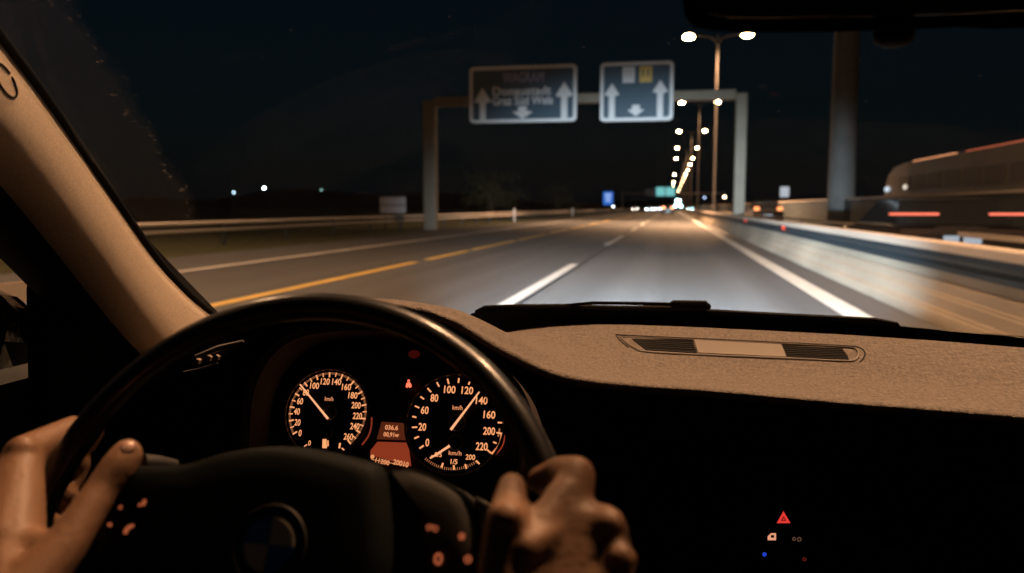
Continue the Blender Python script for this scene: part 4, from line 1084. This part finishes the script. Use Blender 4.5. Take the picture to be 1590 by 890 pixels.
def tree(x, y, h, w, label):
    r = empty('tree', (x, y, 0)); tag(r, label, 'tree', 'trees beyond the left guard rail')
    mb = MB(); mb.tube([V((0, 0, -.1)), V((.05, 0, h * .3)), V((0, .1, h * .75))], [.16, .12, .03], 8)
    for k in range(6):
        a = k * 2.4; z0 = h * (.22 + .08 * k); mb.tube([V((0, 0, z0)), V((math.cos(a) * w * .3, math.sin(a) * w * .3, z0 + h * .14)), V((math.cos(a) * w * .48, math.sin(a) * w * .48, z0 + h * .2))], [.06, .04, .015], 6)
    mb.build('trunk', m_bark, r, True)
    mb = MB()
    cl = [(V((random.gauss(0, .28) * w, random.gauss(0, .28) * w, h * random.uniform(.3, .92)))) for _ in range(16)]
    for c in cl:
        for _ in range(60):
            p = c + V((random.gauss(0, .13) * w, random.gauss(0, .13) * w, random.gauss(0, .07) * h))
            a, b = random.uniform(0, 6.28), random.uniform(-1, 1); u = V((math.cos(a), math.sin(a), b)).normalized() * .16; v = V((-math.sin(a), math.cos(a), random.uniform(-.6, .6))).normalized() * .10
            mb.bm.faces.new([mb.bm.verts.new(q) for q in (p - u, p - v, p + u, p + v)])
    mb.build('crown', m_leaf, r)
tree(-17.5, 78, 4.6, 4.6, 'low dark bushy tree close behind the left guard rail, right of the gantry post')
tree(-21, 92, 5.6, 5.0, 'taller dark tree behind the low bushy one on the left verge')
tree(-16.5, 118, 4.4, 4.2, 'dark round tree farther along the left verge towards the blue sign')
mb = MB()
ridge = []
for i in range(81):
    x = -1500 + i * 37.5
    hgt = 21 + 7 * math.sin(i * .31) + 4 * math.sin(i * .83 + 1) + random.uniform(-1.5, 1.5)
    ridge.append((x, max(3, hgt * (1 if x < -180 else .55))))
mb.grid([[V((x, 1150, -.1)) for x, _ in ridge], [V((x, 1200, h * .7)) for x, h in ridge], [V((x, 1260, h)) for x, h in ridge], [V((x, 1500, -.1)) for x, _ in ridge]])
tag(mb.build('hills', mat('dark_hill', (.03, .035, .025), .95), None, True), kind='structure')

# =================================================================== LIGHT
# headlight beams of our own car
for hx in (-.55, .67):
    hl = MB().sphere((hx, 2.30, .64), .07, 2, (1.3, .5, .9)).build('headlight', glow('own_headlight', (.85, .93, 1), 3.0), car, True)
    l = bpy.data.lights.new('headlight_beam', 'SPOT'); l.energy = 37000; l.color = (.68, .87, 1.0); l.spot_size = math.radians(40); l.spot_blend = 1.0; l.shadow_soft_size = .05
    o = bpy.data.objects.new('headlight_beam', l); COL.objects.link(o); o.location = (hx, 2.42, .66)
    o.rotation_euler = (V((hx - 1.2, 40, -.4)) - V((hx, 2.42, .66))).to_track_quat('-Z', 'Y').to_euler(); o.scale = (1, .66, 1)
w = bpy.data.worlds.new('World'); scene.world = w; w.use_nodes = True
nt = w.node_tree; bg = nt.nodes['Background']
sk = nt.nodes.new('ShaderNodeTexSky'); sk.sky_type = 'NISHITA'; sk.sun_disc = False
sk.sun_elevation = math.radians(1.0); sk.sun_rotation = math.radians(150); sk.air_density = 1.0; sk.dust_density = .3; sk.ozone_density = 3.0
ad = nt.nodes.new('ShaderNodeMix'); ad.data_type = 'RGBA'; ad.blend_type = 'ADD'; ad.inputs['Factor'].default_value = 1
ad.inputs['B'].default_value = (.0, .80, 1.35, 1)          # even teal tint added to the sky colour
nt.links.new(sk.outputs[0], ad.inputs['A']); nt.links.new(ad.outputs['Result'], bg.inputs['Color']); bg.inputs['Strength'].default_value = .0023
sun = bpy.data.lights.new('moon', 'SUN'); sun.energy = .006; sun.color = (.7, .85, 1); sun.angle = math.radians(.5)
so = bpy.data.objects.new('moon', sun); COL.objects.link(so); so.rotation_euler = (math.radians(55), 0, math.radians(150))
vs = scene.view_settings; vs.view_transform = 'Standard'; vs.look = 'None'; vs.exposure = 0; vs.gamma = 1; vs.use_curve_mapping = False
scene.cycles.use_denoising = True
scene.cycles.max_bounces = 6; scene.cycles.transparent_max_bounces = 12
scene.cycles.sample_clamp_indirect = 3.0; scene.cycles.caustics_reflective = False; scene.cycles.caustics_refractive = False
